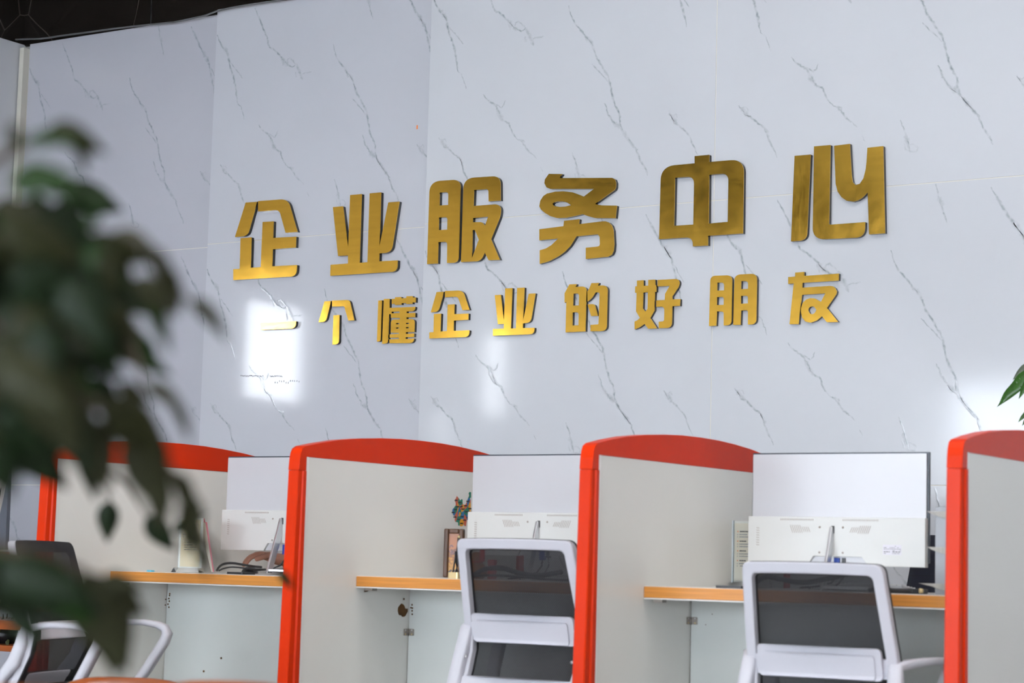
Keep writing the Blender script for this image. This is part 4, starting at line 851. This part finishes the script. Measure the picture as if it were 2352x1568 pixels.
# ------------------------------------------------------------------ person at the left counter
SKIN = mat('skin', (0.50, 0.23, 0.15), rough=.5, noise=.15, nscale=20)
SHIRT = mat('white_shirt', (0.62, 0.64, 0.70), rough=.8, bump=.3, bscale=60)
TROU = mat('dark_trousers', (0.02, 0.022, 0.03), rough=.85)
HAIR = mat('black_hair', (0.01, 0.008, 0.007), rough=.45, bump=.6, bscale=200)
def skin_mesh(name, nodes, edges, root, levels=2):
    me = bpy.data.meshes.new(name); me.from_pydata([n[0] for n in nodes], edges, []); o = bpy.data.objects.new(name+'_rig', me); C.objects.link(o)
    md = o.modifiers.new('skin', 'SKIN'); md.use_smooth_shade = True
    for i, n in enumerate(nodes):
        sv = o.data.skin_vertices[0].data[i]; r_ = n[1]; sv.radius = (r_, r_) if not isinstance(r_, tuple) else r_; sv.use_root = (i == root)
    s = o.modifiers.new('sub', 'SUBSURF'); s.levels = levels; s.render_levels = levels
    dg = bpy.context.evaluated_depsgraph_get(); dg.update(); out = bpy.data.meshes.new_from_object(o.evaluated_get(dg)); bpy.data.objects.remove(o); return out
pe = empty('person', (-4.48, 6.45, 0), 0, 'seated person in a white short-sleeved shirt behind the left counter, bare hand on the worktop', 'person')
off = Vector((-4.48, 6.45, 0))
wr = px(634, 1284, 5.84); kn = px(606, 1273, 5.80)
N = []; Ed = []
def nd(p, r, par=None):
    N.append((tuple(Vector(p)), r)); i = len(N)-1
    if par is not None: Ed.append((par, i))
    return i
pel = nd((-4.48, 6.47, .50), (.13, .10)); sp1 = nd((-4.48, 6.46, .62), (.125, .095), pel); sp2 = nd((-4.49, 6.41, .78), (.14, .10), sp1); ch_ = nd((-4.50, 6.36, .90), (.145, .10), sp2)
nk = nd((-4.50, 6.32, .995), .052, ch_); hd0 = nd((-4.51, 6.28, 1.05), .062, nk); hd1 = nd((-4.515, 6.26, 1.12), (.075, .088), hd0); hd2 = nd((-4.52, 6.26, 1.18), (.060, .070), hd1)
sR = nd((-4.66, 6.33, .925), .056, ch_); eR = nd((-4.715, 6.16, .800), .042, sR); fR = nd((-4.755, 6.02, .812), .034, eR); wR = nd(wr, .022, fR)
sL = nd((-4.34, 6.35, .925), .056, ch_); eL = nd((-4.28, 6.18, .800), .042, sL); fL = nd((-4.33, 6.03, .805), .034, eL); wL = nd((-4.38, 5.90, .80), .024, fL)
hpR = nd((-4.58, 6.42, .47), .088, pel); kR = nd((-4.60, 6.02, .48), .062, hpR); aR = nd((-4.60, 6.05, .09), .042, kR); tR = nd((-4.60, 5.93, .045), .038, aR)
hpL = nd((-4.38, 6.42, .47), .088, pel); kL = nd((-4.36, 6.02, .48), .062, hpL); aL = nd((-4.36, 6.05, .09), .042, kL); tL = nd((-4.36, 5.93, .045), .038, aL)
def hand(w, palm, dirv, side, curl):
    dirv = dirv.normalized(); sd = dirv.cross(Vector((0, 0, 1))).normalized()*side
    p = nd(palm, (.024, .016), w)
    mc = nd(Vector(palm)+dirv*.028, (.025, .015), p)
    for k, (o_, ln) in enumerate(((-.027, .070), (-.009, .080), (.009, .075), (.025, .060))):
        a_ = Vector(palm)+dirv*.038+sd*o_; f1 = nd(a_, .0095, mc); f2 = nd(a_+(dirv*.85+Vector((0, 0, -.45*curl)))*ln*.42, .0085, f1)
        f3 = nd(a_+(dirv*.85+Vector((0, 0, -.45*curl)))*ln*.42+(dirv*.55+Vector((0, 0, -.75*curl)))*ln*.32, .0078, f2)
        nd(Vector(N[f3][0])+(dirv*.35+Vector((0, 0, -.8*curl)))*ln*.22, .0065, f3)
    t1 = nd(Vector(palm)-sd*.032+dirv*.004, .0115, p); t2 = nd(Vector(N[t1][0])-sd*.016+dirv*.026+Vector((0, 0, -.010)), .0100, t1); nd(Vector(N[t2][0])+dirv*.022+Vector((0, 0, -.010)), .0082, t2)
dr = (Vector(kn)-Vector(wr)); hand(wR, Vector(wr)+dr*.75, dr+Vector((-.01, 0, -.012)), 1, 1.0)
hand(wL, (-4.40, 5.865, .797), Vector((-.3, -1, -.1)), -1, .5)
me = skin_mesh('body', [(Vector(n[0])-off, n[1]) for n in N], Ed, pel)
for m_ in (SKIN, SHIRT, TROU): me.materials.append(m_)
for p in me.polygons:
    c = p.center+off; arm = abs(c.x+4.50) > .15
    if c.z < .56 and c.y > 5.8 and not arm or c.z < .60: p.material_index = 2
    elif c.z < .985 and not (c.y < 6.235): p.material_index = 1
    else: p.material_index = 0
    p.use_smooth = True
bo = bpy.data.objects.new('body', me); C.objects.link(bo); bo.parent = pe
# face and hair
hb_ = MB()
hc = Vector((-4.518, 6.262, 1.15))-off
def ell(c, rx, ry, rz_, n=16, m_=10, zlo=-1, zhi=1):
    vs = []; 
    for j in range(m_+1):
        z = zlo+(zhi-zlo)*j/m_; r_ = math.sqrt(max(0, 1-z*z))+1e-4
        vs += [Vector((c[0]+rx*r_*math.cos(2*PI*k/n), c[1]+ry*r_*math.sin(2*PI*k/n), c[2]+rz_*z)) for k in range(n)]
    return vs, [(j*n+k, j*n+(k+1) % n, (j+1)*n+(k+1) % n, (j+1)*n+k) for j in range(m_) for k in range(n)]
vs, fs = ell(hc+Vector((0, .016, .020)), .086, .096, .095, zlo=-.6, zhi=1); hb_.add(vs, fs, 0, True); hb_.build('hair', HAIR, pe)
vs, fs = ell(hc+Vector((0, -.070, -.03)), .072, .030, .080); MB().add(vs, fs, 0, True).build('face', SKIN, pe)
nm_ = MB(); nm_.add([(hc.x-.012, hc.y-.096, hc.z-.05), (hc.x+.012, hc.y-.096, hc.z-.05), (hc.x, hc.y-.120, hc.z-.045), (hc.x, hc.y-.096, hc.z-.005)], [(0, 1, 2), (0, 2, 3), (1, 3, 2), (0, 3, 1)], 0, True); nm_.build('nose', SKIN, pe)
for s in (-1, 1):
    vs, fs = ell(hc+Vector((s*.028, -.094, -.012)), .012, .007, .006, 10, 6); MB().add(vs, fs, 0, True).build('eye', HAIR, pe)
    vs, fs = ell(hc+Vector((s*.080, -.01, -.03)), .010, .020, .030, 10, 6); MB().add(vs, fs, 0, True).build('ear', SKIN, pe)
vs, fs = ell(hc+Vector((0, -.093, -.070)), .022, .008, .006, 12, 6); MB().add(vs, fs, 0, True).build('mouth', mat('lips', (.40, .12, .10), rough=.5), pe)
sc2 = empty('staff_chair', (-4.48, 6.52, 0), 0, 'dark office chair the seated person uses behind the left counter', 'chair')
MB().extr([rrect(-.23, -.26, .23, .20, .08)], lambda a, b: (a, b, .415), (0, 0, -.06)).build('seat', M_SEAT, sc2, bevel=.02)
MB().extr([rrect(-.21, .46, .21, .86, .06)], lambda a, b: (a, .17, b), (0, .04, 0)).build('backrest', M_NAVY, sc2, bevel=.015)
MB().bar([(0, .22, .6), (0, .24, .45), (0, .18, .375), (0, .0, .37)], .06, .02, (1, 0, 0)).build('back_support', M_DARK, sc2)
MB().tube([(0, 0, .36), (0, 0, .09)], .027, 12).build('gas_column', M_DARK, sc2)
for k in range(5):
    a = 2*PI*k/5+.6; d = Vector((math.cos(a), math.sin(a), 0)); b0 = Vector((0, 0, .09))
    lg = MB().bar([b0, b0+d*.28+Vector((0, 0, -.03))], [.04, .03], [.03, .02], d.cross(Vector((0, 0, 1)))).build('base_leg', M_DARK, sc2)
    c = b0+d*.27; c.z = .026; MB().lathe([(.0, -.02), (.026, -.014), (.026, .014), (.0, .02)], c, 12, M=Matrix.Rotation(PI/2, 3, 'X')).build('caster', M_DARK, lg)
mo = empty('computer_mouse', (px(574, 1303, 5.80).x, 5.80, z_on(0)), .4, 'dark mouse under the hand on the left counter', 'mouse')
vs, fs = ell((0, 0, 0), .029, .048, .026, 16, 8, 0, 1); MB().add(vs, fs, 0, True).build('shell', M_DARK, mo); MB().box(-.002, -.040, .012, .002, -.024, .0225).build('wheel', M_GCABLE, mo)

# ------------------------------------------------------------------ foliage
def leaf_mesh(name, mats, L=1.0, Wd=.42, droop=.35, fold=.12, wavy=0.0, n=8):
    mb = MB(); vs = []; 
    for i in range(n+1):
        t = i/n; w = Wd*.5*math.sin(PI*min(1, t**.75))*(1-.25*t) + (0.0 if i in (0, n) else .01)
        if i == n: w = .002
        y = -droop*t*t; ww = wavy*math.sin(t*15)
        vs += [Vector((t*L, w+ww*.3, y+fold*w*1.2+ww)), Vector((t*L, 0, y)), Vector((t*L, -w+ww*.2, y+fold*w*1.2-ww))]
    th = Vector((0, 0, -.006))
    K = len(vs); fs = []
    for i in range(n):
        for j in (0, 1): fs.append((3*i+j, 3*i+j+1, 3*i+j+4, 3*i+j+3))
    fs += [tuple(K+q for q in f[::-1]) for f in fs]
    bd = [3*i for i in range(n+1)] + [3*n+1, 3*n+2] + [3*i+2 for i in range(n-1, -1, -1)] + [1]
    fs += [(bd[k], bd[(k+1) % len(bd)], K+bd[(k+1) % len(bd)], K+bd[k]) for k in range(len(bd))]
    mb.add(vs+[v+th for v in vs], fs, 0, True); return mb.mesh(name, mats)
LM = {}
for mi, m_ in enumerate(M_LEAF):
    for vi, (wd, dr_, fo_) in enumerate(((.46, .25, .25), (.38, .45, .3), (.55, .15, .15))): LM[(mi, vi)] = leaf_mesh('leaf', m_, 1, wd, dr_, fo_)
def place_leaf(parent, inv, base, tipdir, upv, length, mi, vi, name='leaf'):
    x = tipdir.normalized(); y = upv.cross(x).normalized(); z = x.cross(y).normalized()
    Mx = Matrix((x, y, z)).transposed().to_4x4() @ Matrix.Diagonal((length, length, length, 1)); Mx.translation = base
    o = bpy.data.objects.new(name, LM[(mi, vi)]); C.objects.link(o); o.parent = parent; o.matrix_basis = inv @ Mx
    return o
def leaf_px(parent, inv, x, y, d, L, ang, mi, vi, toward=0.0, roll=0.0):
    """leaf whose stalk end sits at picture point x,y at distance d; L in px at that distance"""
    sc_px = d/FPX; b = pxd(x, y, d); a = math.radians(ang)
    tip = CR*math.cos(a) - CU*math.sin(a) + CF*toward
    up = (-CF)*math.cos(roll) + (CR*math.sin(a)+CU*math.cos(a))*math.sin(roll)
    place_leaf(parent, inv, b, tip, up, L*sc_px, mi, vi); return b
pot = pxd(-330, 1500, 1.75); pot.z = 0
pl = empty('potted_ficus', (pot.x, pot.y, 0), 0, 'large out-of-focus leafy ficus in the left foreground', 'plant'); inv = Matrix.Translation(-pl.location)
MB().lathe([(.10, 0), (.14, .02), (.17, .28), (.18, .30), (.165, .30), (.15, .25), (.0, .25)]).build('pot', M_POT, pl)
MB().lathe([(.148, .245), (.15, .262), (0, .27)]).build('soil', M_SOIL, pl)
trunk = [Vector((0, 0, .26)), Vector((.02, .01, .55)), Vector((.03, -.02, .85)), Vector((.05, .0, 1.10)), Vector((.08, .02, 1.3))]
MB().tube(trunk, [.022, .018, .015, .012, .008], 8).build('trunk', M_STEM, pl)
# hand-placed leaves: x, y, distance, length px, screen angle, material, variant, toward, roll
LV = [(110,290,1.25,130,25,2,0,0,.3),(60,330,1.2,120,-10,1,1,0,.5),(170,310,1.25,90,60,3,1,0,.6),(30,280,1.2,70,80,2,0,0,.4),
 (20,420,1.1,150,-5,1,2,0,.4),(80,420,1.15,110,10,1,0,0,.6),(190,445,1.2,80,5,1,1,0,.9),
 (60,500,1.15,200,30,0,2,0,.3),(0,520,1.1,190,15,2,2,0,.3),(30,600,1.1,220,40,0,2,0,.2),(120,560,1.2,170,70,0,2,0,.2),(180,540,1.2,80,-50,1,0,0,.4),
 (260,530,1.25,110,20,3,0,0,1.0),(330,560,1.25,150,52,2,1,0,.9),(370,610,1.25,120,62,2,0,0,.8),(430,690,1.3,130,32,3,1,0,.7),(300,640,1.2,130,30,3,2,0,.5),(330,680,1.25,120,55,1,1,0,.6),
 (150,640,1.1,180,60,0,2,0,.2),(210,660,1.15,170,75,0,2,0,.2),(250,700,1.15,100,45,2,2,0,.3),(40,700,1.1,220,60,2,2,0,.3),(100,730,1.1,180,80,0,2,0,.1),
 (300,770,1.45,95,50,1,2,0,.3),(320,830,1.45,75,15,1,0,0,.5),(230,760,1.3,90,60,1,0,0,.4),(200,800,1.3,70,20,1,1,0,.4),
 (210,860,1.3,120,60,0,2,0,.3),(270,880,1.35,80,30,2,0,0,.3),(60,800,1.1,260,60,3,2,0,.3),(0,820,1.05,200,40,2,2,0,.3),(20,920,1.1,210,70,0,2,0,.2),(110,900,1.15,200,55,0,2,0,.3),(180,950,1.2,200,70,3,2,0,.3),
 (330,880,1.25,110,25,3,0,0,.8),(390,920,1.3,90,48,3,1,0,.8),(230,920,1.2,200,45,2,2,0,.4),(300,1000,1.25,190,62,3,2,0,.4),(280,1020,1.3,160,40,3,2,0,.6),
 (0,1020,1.1,130,80,0,2,0,.2),(80,1000,1.2,75,95,0,2,0,.3),(75,1080,1.35,60,20,1,0,0,.4),
 (350,1070,1.35,140,75,3,0,0,.5),(400,1080,1.35,120,60,2,1,0,.6),(430,1130,1.35,110,60,3,1,0,.7),(410,1160,1.4,120,70,2,1,0,.9),
 (180,1030,1.6,110,60,0,1,0,.5),(250,1148,2.0,90,88,0,2,0,.1),(335,1185,1.9,95,50,0,2,0,.2),(395,1225,1.9,80,-35,0,1,0,.5),(430,1180,1.5,110,65,0,1,0,.7),(455,1240,1.45,80,60,2,1,0,.7),
 (40,1310,1.2,160,20,1,2,0,.3),(0,1300,1.15,200,20,0,2,0,.2),(95,1320,1.2,150,45,1,2,0,.3),(60,1350,1.25,180,10,0,2,0,.3),(20,1380,1.2,120,50,0,2,0,.2),
 (190,1310,1.35,250,72,3,2,0,.2),(220,1330,1.4,130,35,2,2,0,.4),(160,1330,1.3,100,60,2,2,0,.3),(250,1420,1.4,130,85,2,2,0,.2),(230,1330,1.35,90,10,3,2,0,.5),
 (500,1260,1.5,60,70,3,1,0,.9),(640,1310,2.2,50,50,2,0,0,.3)]
for t in LV:
    x, y, d, L, ang, mi, vi, tw, ro = t; leaf_px(pl, inv, x, y, d, L*1.12, ang+rnd.uniform(-6, 6), mi, vi, rnd.uniform(-.4, .4), ro)
for k in range(190):     # the dense dark heart of the crown
    y = rnd.uniform(430, 1000); x = rnd.uniform(-240, 250 if 520 < y < 760 else 140); y = y if rnd.random() < .9 else rnd.uniform(1270, 1325)
    if y > 880: x = min(x, 60)
    if y > 1200: x = rnd.uniform(-240, -20)
    leaf_px(pl, inv, x, y, rnd.uniform(1.15, 1.5), rnd.uniform(120, 210), rnd.uniform(10, 100), rnd.choice((0, 0, 0, 1, 2)), rnd.choice((0, 2)), rnd.uniform(-.6, .6), rnd.uniform(0, .8))
def branch(pts, r):
    P = [inv @ pxd(*p) for p in pts]; MB().tube(P, [r*(1-.7*i/(len(P)-1)) for i in range(len(P))], 6).build('branch', M_STEM, pl)
tt_ = [pl.matrix_basis @ v for v in trunk]
def br2(start, pts, r):
    P = [Vector(start)] + [inv @ pxd(*p) for p in pts]; MB().tube(P, [r*(1-.75*i/(len(P)-1)) for i in range(len(P))], 6).build('branch', M_STEM, pl)
br2(trunk[3], [(-100,600,1.4),(60,520,1.2),(190,540,1.2),(330,560,1.25),(430,690,1.3)], .006)
br2(trunk[4], [(-60,400,1.3),(60,330,1.2),(170,300,1.25)], .005)
br2(trunk[3], [(-80,760,1.3),(100,730,1.15),(230,770,1.3),(300,780,1.42),(330,880,1.3),(400,930,1.3)], .006)
br2(trunk[2], [(-60,900,1.25),(110,900,1.15),(230,930,1.22),(300,1010,1.28),(400,1090,1.35),(440,1200,1.45),(500,1262,1.5)], .006)
br2(trunk[2], [(-40,950,1.4),(120,960,1.5),(200,1060,1.7),(255,1148,2.0)], .004)
br2(trunk[2], [(0,1000,1.4),(180,1030,1.6),(290,1110,1.8),(335,1185,1.9)], .004)
br2(trunk[1], [(-60,1250,1.3),(60,1270,1.2),(190,1310,1.35),(250,1420,1.4)], .006)

# plant beyond the right partition
rp = empty('money_tree', (-1.95, 6.78, 0), 0, 'green broad-leaved plant tip at the right picture edge, before the white wall', 'plant'); inv2 = Matrix.Translation(-rp.location)
MB().lathe([(.12, 0), (.15, .02), (.18, .32), (.19, .34), (.17, .34), (.16, .29), (0, .29)]).build('pot', M_MONW, rp)
MB().lathe([(.158, .285), (0, .30)]).build('soil', M_SOIL, rp)
MB().tube([(0, 0, .28), (.02, .01, .8), (-.02, 0, 1.3), (-.05, 0, 1.62)], [.03, .024, .018, .012], 10).build('trunk', M_STEM, rp)
LM[(9, 0)] = leaf_mesh('leaf', mat('glossy_leaf', (.03, .11, .012), rough=.3, noise=.3, nscale=20), 1, .26, .10, .2, .018, 12); LM[(9, 1)] = leaf_mesh('leaf', mat('pale_leaf', (.10, .13, .09), rough=.35, noise=.3, nscale=20), 1, .42, .12, .2, .004, 10)
def lp2(x0, y0, x1, y1, mi_, vi_, dd=0):
    a = px(x0, y0, 6.62+dd); b = px(x1, y1, 6.58+dd); place_leaf(rp, inv2, a, b-a, Vector((.15, -1, .35)), (b-a).length, mi_, vi_)
lp2(2385,842,2286,930,9,0); lp2(2372,835,2326,868,9,1, .03); lp2(2380,848,2338,913,9,0,-.03); lp2(2400,850,2395,935,9,0,.02); lp2(2395,838,2440,900,9,0,.01); lp2(2400,830,2450,850,9,1)
lp2(2372,935,2338,967,9,0); lp2(2376,940,2347,975,9,0,.02); lp2(2385,940,2380,1010,9,0); lp2(2390,935,2430,990,9,1,.03)
for s in range(26):
    a = rnd.uniform(0, 2*PI); zc = rnd.uniform(1.15, 1.8); c0 = Vector((-1.95+.02, 6.78, zc)) + Vector((math.cos(a)*.22+.12, math.sin(a)*.10, 0)); d = Vector((math.cos(a)+.3, math.sin(a)*.6, -.5))
    if c0.x < -2.10: continue
    place_leaf(rp, inv2, c0, d, Vector((0, 0, 1)), rnd.uniform(.12, .18), 9, rnd.choice((0, 1)))
for P in ([(-.05, 0, 1.6), (-.15, -.08, 1.60), tuple(inv2 @ px(2390, 842, 6.62))], [(-.03, 0, 1.4), (-.12, -.08, 1.42), tuple(inv2 @ px(2380, 936, 6.62))], [(-.05, 0, 1.6), (.1, .05, 1.72)], [(0, 0, 1.2), (.12, -.05, 1.32)]): MB().tube(P, .004, 6).build('leaf_stalk', M_STEM, rp)

# ------------------------------------------------------------------ left edge: pole, red shelf with little plants, shell chairs in the foreground
a = px(20, 1046, 6.6); b = px(-14, 1200, 6.2)
hr = empty('handrail', (-6.75, 6.3, 0), 0, 'slanted polished steel handrail at the left picture edge', 'handrail'); hi = Matrix.Translation(-hr.location)
d = (b-a).normalized()
MB().tube([hi @ a, hi @ (a+d*.35), hi @ (a+d*.9)], .017, 16).build('rail', mat('polished_steel', (.78, .70, .60), rough=.12, metal=1), hr)
pa = [px(x, y, 6.72) for x, y in ((10,1046),(19,1050),(17,1150),(12,1262),(-120,1262),(-60,1046))]
MB().add([hi @ v for v in pa] + [hi @ (v+Vector((0, .02, 0))) for v in pa], [tuple(range(6)), tuple(range(11, 5, -1))] + [(k, (k+1) % 6, 6+(k+1) % 6, 6+k) for k in range(6)]).build('side_panel', mat('slate_grey_panel', (.10, .11, .135), rough=.3), hr)
MB().tube([(0, .42, 0), (0, .42, .85)], .02, 10).build('post', M_STEEL, hr)
sh = empty('plant_stand', (-5.72, 5.55, 0), 0, 'red lacquered plant stand at the left edge behind the sideways chair', 'plant stand')
def zat(x, y, Y): return px(x, y, Y).z
X0, X1 = -6.4+5.72, -5.30+5.72
for y_, th in ((1277, .030), (1436, .034), (1490, .022)):
    zc = zat(30, y_, 5.55); MB().extr([rrect(X0, 0, X1, .30, .05)], lambda a, b: (a, b, zc+th/2), (0, 0, -th)).build('shelf_board', M_SHELF if y_ < 1400 else M_SEATO, sh, bevel=.006)
for x in (X0+.05, X1-.10):
    for yy_ in (.04, .26): MB().tube([(x, yy_, 0), (x, yy_, zat(30, 1277, 5.55))], .013, 10).build('leg', M_SHELF, sh)
LMs = leaf_mesh('leaflet', mat('small_brown_green_leaf', (.05, .06, .02), rough=.5), 1, .6, .2, .2, 0, 3)
zs = zat(30, 1490, 5.55)+.011
for q, (xx, lab) in enumerate(((-5.62, 'small leafy plant on the lowest board of the red stand, nearest the chair'), (-5.95, 'small leafy plant on the red stand, further from the chair'))):
    sp = empty('small_plant', (xx, 5.68, 0), 0, lab, 'plant')
    MB().lathe([(.04, .42-.0), (.055, .43), (.06, zs+.05), (0, zs+.045)] if False else [(.04, zs), (.055, zs+.06), (.05, zs+.06), (0, zs+.055)]).build('pot', M_DARK, sp)
    for k in range(60):
        a = rnd.uniform(0, 2*PI); r_ = rnd.uniform(.02, .13); o = bpy.data.objects.new('leaf', LMs); C.objects.link(o); o.parent = sp; s = rnd.uniform(.025, .04)
        o.location = (math.cos(a)*r_, math.sin(a)*r_*.7, zs+.06+rnd.uniform(-.14, .09)*(r_ > .06)+.03); o.rotation_euler = (rnd.uniform(-1, 1), rnd.uniform(-.5, 1.2), a); o.scale = (s, s, s)
    for k in range(6):
        a = k*1.05; MB().tube([(0, 0, zs+.05), (math.cos(a)*.05, math.sin(a)*.04, zs+.11), (math.cos(a)*.12, math.sin(a)*.08, zs+.06)], .002, 5).build('stem', M_STEM, sp)
# rounded shell chairs in the foreground, only the tops of the backs in view
def shell_chair(c, top, wd, rz, label):
    t = empty('shell_chair', (c[0], c[1], 0), rz, label, 'chair'); g = MB(); nu, nv = 14, 10; vs = []
    for w in (0, .012):
        for j in range(nv+1):
            v = j/nv
            for i in range(nu+1):
                u = -1+2*i/nu; edge = (abs(u)**3.2)
                if v < .55: y = .42-.40*(v/.55); z = .33-.02*math.sin(v/.55*PI)+.03*u*u
                else: s_ = (v-.55)/.45; y = .02-.10*s_+.13*u*u*s_; z = .33+(top-.33)*s_-.10*edge*s_+.03*u*u*(1-s_)
                vs.append(Vector((u*wd/2*(1-.10*abs(v-.6)), y-w, z-w*.3)))
    K = (nu+1)*(nv+1); fs = [(j*(nu+1)+i, j*(nu+1)+i+1, (j+1)*(nu+1)+i+1, (j+1)*(nu+1)+i) for j in range(nv) for i in range(nu)]; fs += [tuple(K+i for i in f[::-1]) for f in fs]
    bd = [i for i in range(nu+1)] + [j*(nu+1)+nu for j in range(1, nv+1)] + [nv*(nu+1)+i for i in range(nu-1, -1, -1)] + [j*(nu+1) for j in range(nv-1, 0, -1)]
    fs += [(bd[k], bd[(k+1) % len(bd)], K+bd[(k+1) % len(bd)], K+bd[k]) for k in range(len(bd))]
    g.add(vs, fs, 0, True).build('shell', M_SEATO, t)
    for sx in (-1, 1):
        for yy_ in (.06, .36): MB().tube([(sx*.14, yy_, .32), (sx*.20, yy_+(.05 if yy_ > .2 else -.06), .0)], .011, 10).build('leg', M_STEEL, t)
    return t
q1 = px(305, 1551, 4.15); shell_chair((q1.x, 4.15), q1.z+.0, .56, .5, 'burnt orange shell chair in the foreground, rounded back top just in view')
q2 = pxd(540, 1556, 3.2); shell_chair((q2.x, q2.y), q2.z, .42, .6, 'burnt orange shell chair nearer the camera, blurred, under the left counter bay')
q3 = pxd(70, 1562, 2.2); shell_chair((q3.x, q3.y), q3.z, .34, .6, 'burnt orange shell chair at the lower left corner, blurred, below the ficus leaves')

# ------------------------------------------------------------------ unseen ceiling lamps, added and laid out to light wall and partitions
k = 0
for x in (-4.1, -2.7, -1.2, .2, 2.6, 4.8):
    for y in (-4.2, -1.6, 1.0, 3.0, 4.7):
        if x > 2 and y > 2: continue
        if x == -4.1 and y == 1.0: continue
        L_ = empty('unseen_ceiling_lamp', (x, y, 4.7), 0, 'unseen square flat ceiling lamp, added for light', 'lamp', 'unseen ceiling lamps')
        MB().box(-.31, -.31, -.03, .31, .31, -.001).build('housing', M_MONW, L_)
        MB().box(-.28, -.28, -.034, .28, .28, -.0305).build('diffuser', M_LAMP, L_)
